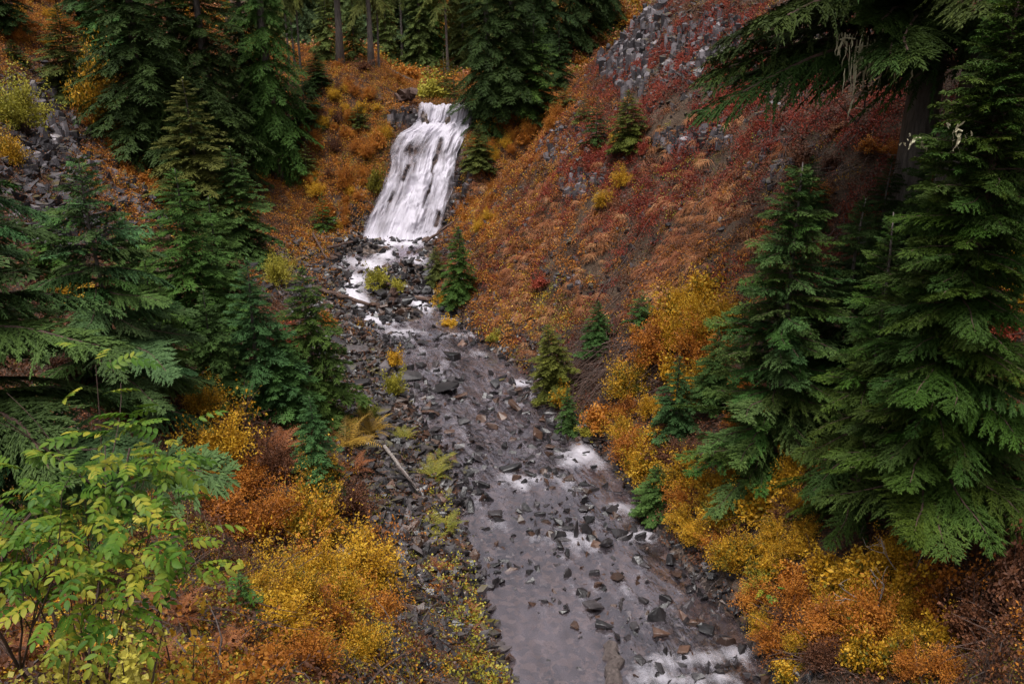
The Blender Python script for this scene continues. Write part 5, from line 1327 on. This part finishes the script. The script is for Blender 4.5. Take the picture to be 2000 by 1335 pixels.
def branchy(P, H, seed, mat, label, name, cat, nst=5, spread=.5, r0=.012, dirn=(0, 0)):
    r = np.random.default_rng(seed); mb = MB()
    def grow(p, d, l, rad, dep):
        n = 5; pts = [p]
        for k in range(n):
            d = d + r.normal(0, .12, 3); d /= np.linalg.norm(d); pts.append(pts[-1] + d * l / n)
        mb.tube(np.array(pts), np.linspace(rad, rad * .5, n + 1), 5, r.random(), False)
        if dep:
            for k in range(r.integers(2, 4)):
                i = r.integers(2, n + 1); dd = d + r.normal(0, .55, 3); dd /= np.linalg.norm(dd); grow(pts[i], dd, l * r.uniform(.45, .7), rad * .55, dep - 1)
    for k in range(nst):
        d = np.array([r.normal(0, spread) + dirn[0], r.normal(0, spread) + dirn[1], 1.]); d /= np.linalg.norm(d)
        grow(np.array([r.normal(0, .05), r.normal(0, .05), 0.]), d, H * r.uniform(.45, .65), r0, 2)
    ob = link(name, mb.mesh(name, mat, True), None, P); tag(ob, label, cat); return ob
def ray_at(px, py, t): return raydir(px, py) * t + [0, 0, CAMH]
Pn = ray_at(40, 920, 4.6); Pn[2] = zfun(Pn[0], Pn[1])
branchy(Pn, 2.9, 73, M_TWIG, 'bare twigged shrub at the left edge in front of the large hemlock', 'bare_shrub', 'shrub', 4, .18, .013)
P, t = at(1700, 1235); branchy(P + [0, 0, .3], .9, 74, M_PALE, 'pale dead branch lying in the golden bushes of the near right corner', 'dead_branch', 'branch', 2, 1.0, .02)
P, t = at(1760, 1170); branchy(P + [0, 0, .3], .9, 75, M_PALE, 'thin pale dead branch under the great hemlock', 'dead_branch', 'branch', 2, .9, .012)
P, t = at(1660, 250, 12); branchy(ray_at(1668, 238, 18), 1.2, 76, M_DEAD, 'dead twiggy limb under the high boughs of the first old giant', 'dead_branch', 'branch', 2, 1.2, .02)

# logs and driftwood
def log(p0, p1, r0, r1, mat, label, name='log', dz=.1, seed=0):
    r = np.random.default_rng(seed); n = 9; s = np.linspace(0, 1, n)[:, None]
    p0, p1 = np.array(p0, float), np.array(p1, float)
    pts = (p1 - p0) * s + r.normal(0, r0 * .25, (n, 3)) * s * (1 - s) * 4
    mb = MB(); rad = np.linspace(r0, r1, n) * (1 + r.normal(0, .06, n)); mb.tube(pts, rad, 9, .5)
    V, Q, T, R = mb.get(); V = V + r.normal(0, r0 * .10, V.shape)
    ob = link(name, mk_mesh(name, V, Q, T, R, False, mat), None, p0 + [0, 0, dz]); tag(ob, label, 'log' if 'log' in name else name.split('_')[-1]); return ob
A, t = at(752, 888); B, t2 = at(818, 978)
log(A, B, .042, .028, M_PALE, 'thin bleached bare log lying slantwise across the left bank cobbles', 'driftwood_log', .24, 1)
A, t = at(775, 930); B, t2 = at(815, 975); log(A, B, .03, .02, M_DEAD, 'thin dark stick beside the bleached log', 'driftwood_stick', .3, 2)
A = on_water(1195, 1262); B = on_water(1198, 1350); log(A, B, .12, .14, M_DEAD, 'weathered grey brown log jutting from the still pool at the bottom of the stream', 'sunken_log', .02, 3)
A, t = at(612, 572); B = on_water(722, 606); log(A, B, .09, .06, M_TWIG, 'long brown log slanting down to the white rapids from the left bank', 'driftwood_log', .22, 4)
A, t = at(832, 486); B, t = at(884, 446); log(A, B, .07, .05, M_TWIG, 'grey log leaning on the black rocks at the right foot of the falls', 'driftwood_log', .3, 5)
A, t = at(640, 498); B, t = at(690, 486); log(A, B, .06, .045, M_TWIG, 'grey brown log among the rocks left of the rapids', 'driftwood_log', .3, 6)
A, t = at(612, 470); B, t = at(640, 520); log(A, B, .05, .03, M_TWIG, 'steep broken stick left of the rapids rock heap', 'driftwood_stick', .3, 7)
A, t = at(768, 596); log(A, A + [.05, .02, .62], .17, .10, M_BARKR, 'short reddish brown stump standing on the island below the yellow willow', 'tree_stump', .02, 8)
A, t = at(775, 200); log(A, A + [.9, .2, .3], .35, .28, M_BARKR, 'broken reddish stump end above the left side of the lip', 'tree_stump', .1, 9)

# hanging lichen under the high boughs
def lichen(px, py, t, wpx, hpx, n, seed, label):
    P = ray_at(px, py, t); r = np.random.default_rng(seed); mb = MB(); k_ = t / FPX
    for k in range(n):
        b = np.array([r.normal(0, wpx * .35) * k_, r.normal(0, .2), r.normal(0, .3) * hpx * k_]); l = hpx * k_ * r.uniform(.2, .9) ** 1.3
        s = np.linspace(0, 1, 5)
        c = b + np.stack([r.normal(0, .03) * s, .0 * s, -l * s], -1) + r.normal(0, .008, (5, 3)); w = .018 * np.array([.4, 1, .9, .6, .1]) * r.uniform(.5, 1.3)
        a = r.uniform(0, 3.14); sp = np.array([math.cos(a), math.sin(a), 0])
        mb.add(np.concatenate([c + sp * w[:, None], c - sp * w[:, None]]), [(i, i + 1, 6 + i, 5 + i) for i in range(4)], None, r.random())
    mb.tube(np.array([[-.5 * wpx * k_, 0, .02], [0, .02, .05], [.5 * wpx * k_, 0, .03]]), .012, 4, .5)
    ob = link('hanging_lichen', mb.mesh('hanging_lichen', M_LICH), None, P); tag(ob, label, 'lichen')
lichen(1700, 95, 15.6, 60, 75, 70, 81, 'largest pale curtain of lichen hanging from the high boughs at the upper right')
lichen(1655, 80, 15.6, 30, 40, 24, 82, 'thinner pale lichen left of the largest curtain')
lichen(1757, 100, 15.6, 30, 40, 20, 83, 'pale lichen tufts right of the largest curtain')
lichen(1872, 262, 10.4, 14, 34, 12, 84, 'small pale lichen tuft on the leader of the great hemlock')
lichen(1792, 275, 12.5, 14, 24, 10, 85, 'small pale lichen tuft in the dark right of the rust bushes')

# mountain ash close by: stems, and every compound leaf a part
def ash_leaf(seed, npair=4):
    r = np.random.default_rng(seed); mb = MB()
    s = np.linspace(0, 1, 8); ax = np.stack([s, .03 * np.sin(s * 4), .18 * s - .36 * s ** 2.0], -1)
    mb.tube(ax, np.linspace(.010, .004, 8), 3, .3, False)
    items = []
    for k in range(npair):
        q = .30 + .58 * k / (npair - 1); p = np.array([np.interp(q, s, ax[:, i]) for i in range(3)])
        for sd in (-1, 1): items.append((p, np.array([math.cos(.95), sd * math.sin(.95), -.25]), .34 * (1 - .25 * abs(q - .55)) * r.uniform(.9, 1.1)))
    items.append((ax[-1], np.array([1, 0, -.55]), .34))
    for p, d, l in items:
        d = d / np.linalg.norm(d); sp = np.cross(d, [0, 0, 1.]); sp /= np.linalg.norm(sp); up = np.cross(sp, d)
        n = 7; q = np.linspace(0, 1, n); w = .27 * l * np.sin(np.pi * np.clip(q * .93 + .05, 0, 1)) ** .8 * (1 - .25 * q); w[-1] = .002
        c = p + d * (q * l)[:, None] - up * (.22 * l * q ** 2)[:, None]
        V = np.concatenate([c - sp * w[:, None] + up * (w * .35)[:, None], c, c + sp * w[:, None] + up * (w * .35)[:, None]])
        Q = [(j * n + i, j * n + i + 1, (j + 1) * n + i + 1, (j + 1) * n + i) for j in range(2) for i in range(n - 1)]
        mb.add(V, Q, None, r.uniform(.1, .7))
    return mb.mesh('leaf', M_GLF, True)
ASHL = [ash_leaf(k, 3 + k % 2 + (k > 3)) for k in range(6)]
def ash(root_p, cents, label, seed, nst):
    r = np.random.default_rng(seed)
    root = tag(empty('leaflet_shrub', root_p), label, 'shrub')
    mb = MB()
    for (px, py, t, rad, n) in cents:
        C = ray_at(px, py, t) - root_p
        s = np.linspace(0, 1, 9)[:, None]
        for j in range(nst):
            tip = C + r.normal(0, rad * .5, 3)
            mid = tip * .5 + np.array([r.normal(0, .1), r.normal(0, .1), .12])
            pts = 2 * s * (1 - s) * mid + s * s * tip
            mb.tube(pts, np.linspace(.0045, .0025, 9), 5, r.random(), False)
        for k in range(n):
            d = r.normal(0, 1, 3); d /= np.linalg.norm(d); rr_ = rad * r.uniform(.3, 1.35)
            p = C + d * rr_ * [1, 1, .8]
            az = math.atan2(d[1] - .25, d[0] + r.normal(0, .4)) + r.normal(0, .6)
            sz = r.uniform(.12, .195)
            link('leaf', ASHL[r.integers(6)], root, p, (r.uniform(-.8, .8), r.uniform(-.5, .35), az), (sz, sz * r.uniform(.85, 1.15), sz * r.uniform(.4, 1.1)))
    link('stems', mb.mesh('stems', M_TWIG), root)
rp = ray_at(170, 1250, 5.4); rp[2] = zfun(rp[0], rp[1])
ash(rp, [(120, 960, 4.7, .26, 26), (200, 1000, 4.6, .30, 30), (240, 890, 4.8, .26, 24), (180, 1090, 4.4, .30, 30), (290, 950, 4.9, .22, 18), (60, 1080, 4.4, .24, 22), (110, 1060, 4.4, .2, 16), (270, 1060, 4.5, .24, 22), (330, 1080, 4.5, .18, 8), (20, 1000, 4.6, .2, 12), (230, 1180, 4.3, .16, 8), (350, 1075, 4.4, .12, 5), (300, 840, 5.0, .2, 10), (180, 720, 5.2, .16, 7), (60, 940, 4.7, .16, 8), (320, 890, 4.9, .16, 9), (160, 1200, 4.3, .14, 7), (90, 1170, 4.5, .16, 8), (230, 1230, 4.6, .12, 5), (20, 1120, 4.4, .14, 7), (150, 1130, 4.3, .2, 12)],
    'large shrub of bright green paired leaflets in front of the dark left hemlocks', 91, 1)
P, t = at(490, 1200, 3)
ash(P, [(475, 1125, t * .97, .16, 5)], 'few pale yellow leaflet leaves beside the tiny fir seedling', 92, 2)
P, t = at(1490, 1200, 5)
ash(P, [(1485, 1155, t * .97, .25, 6)], 'pale yellow leaflet plant overhanging the dark stream on the right', 93, 2)
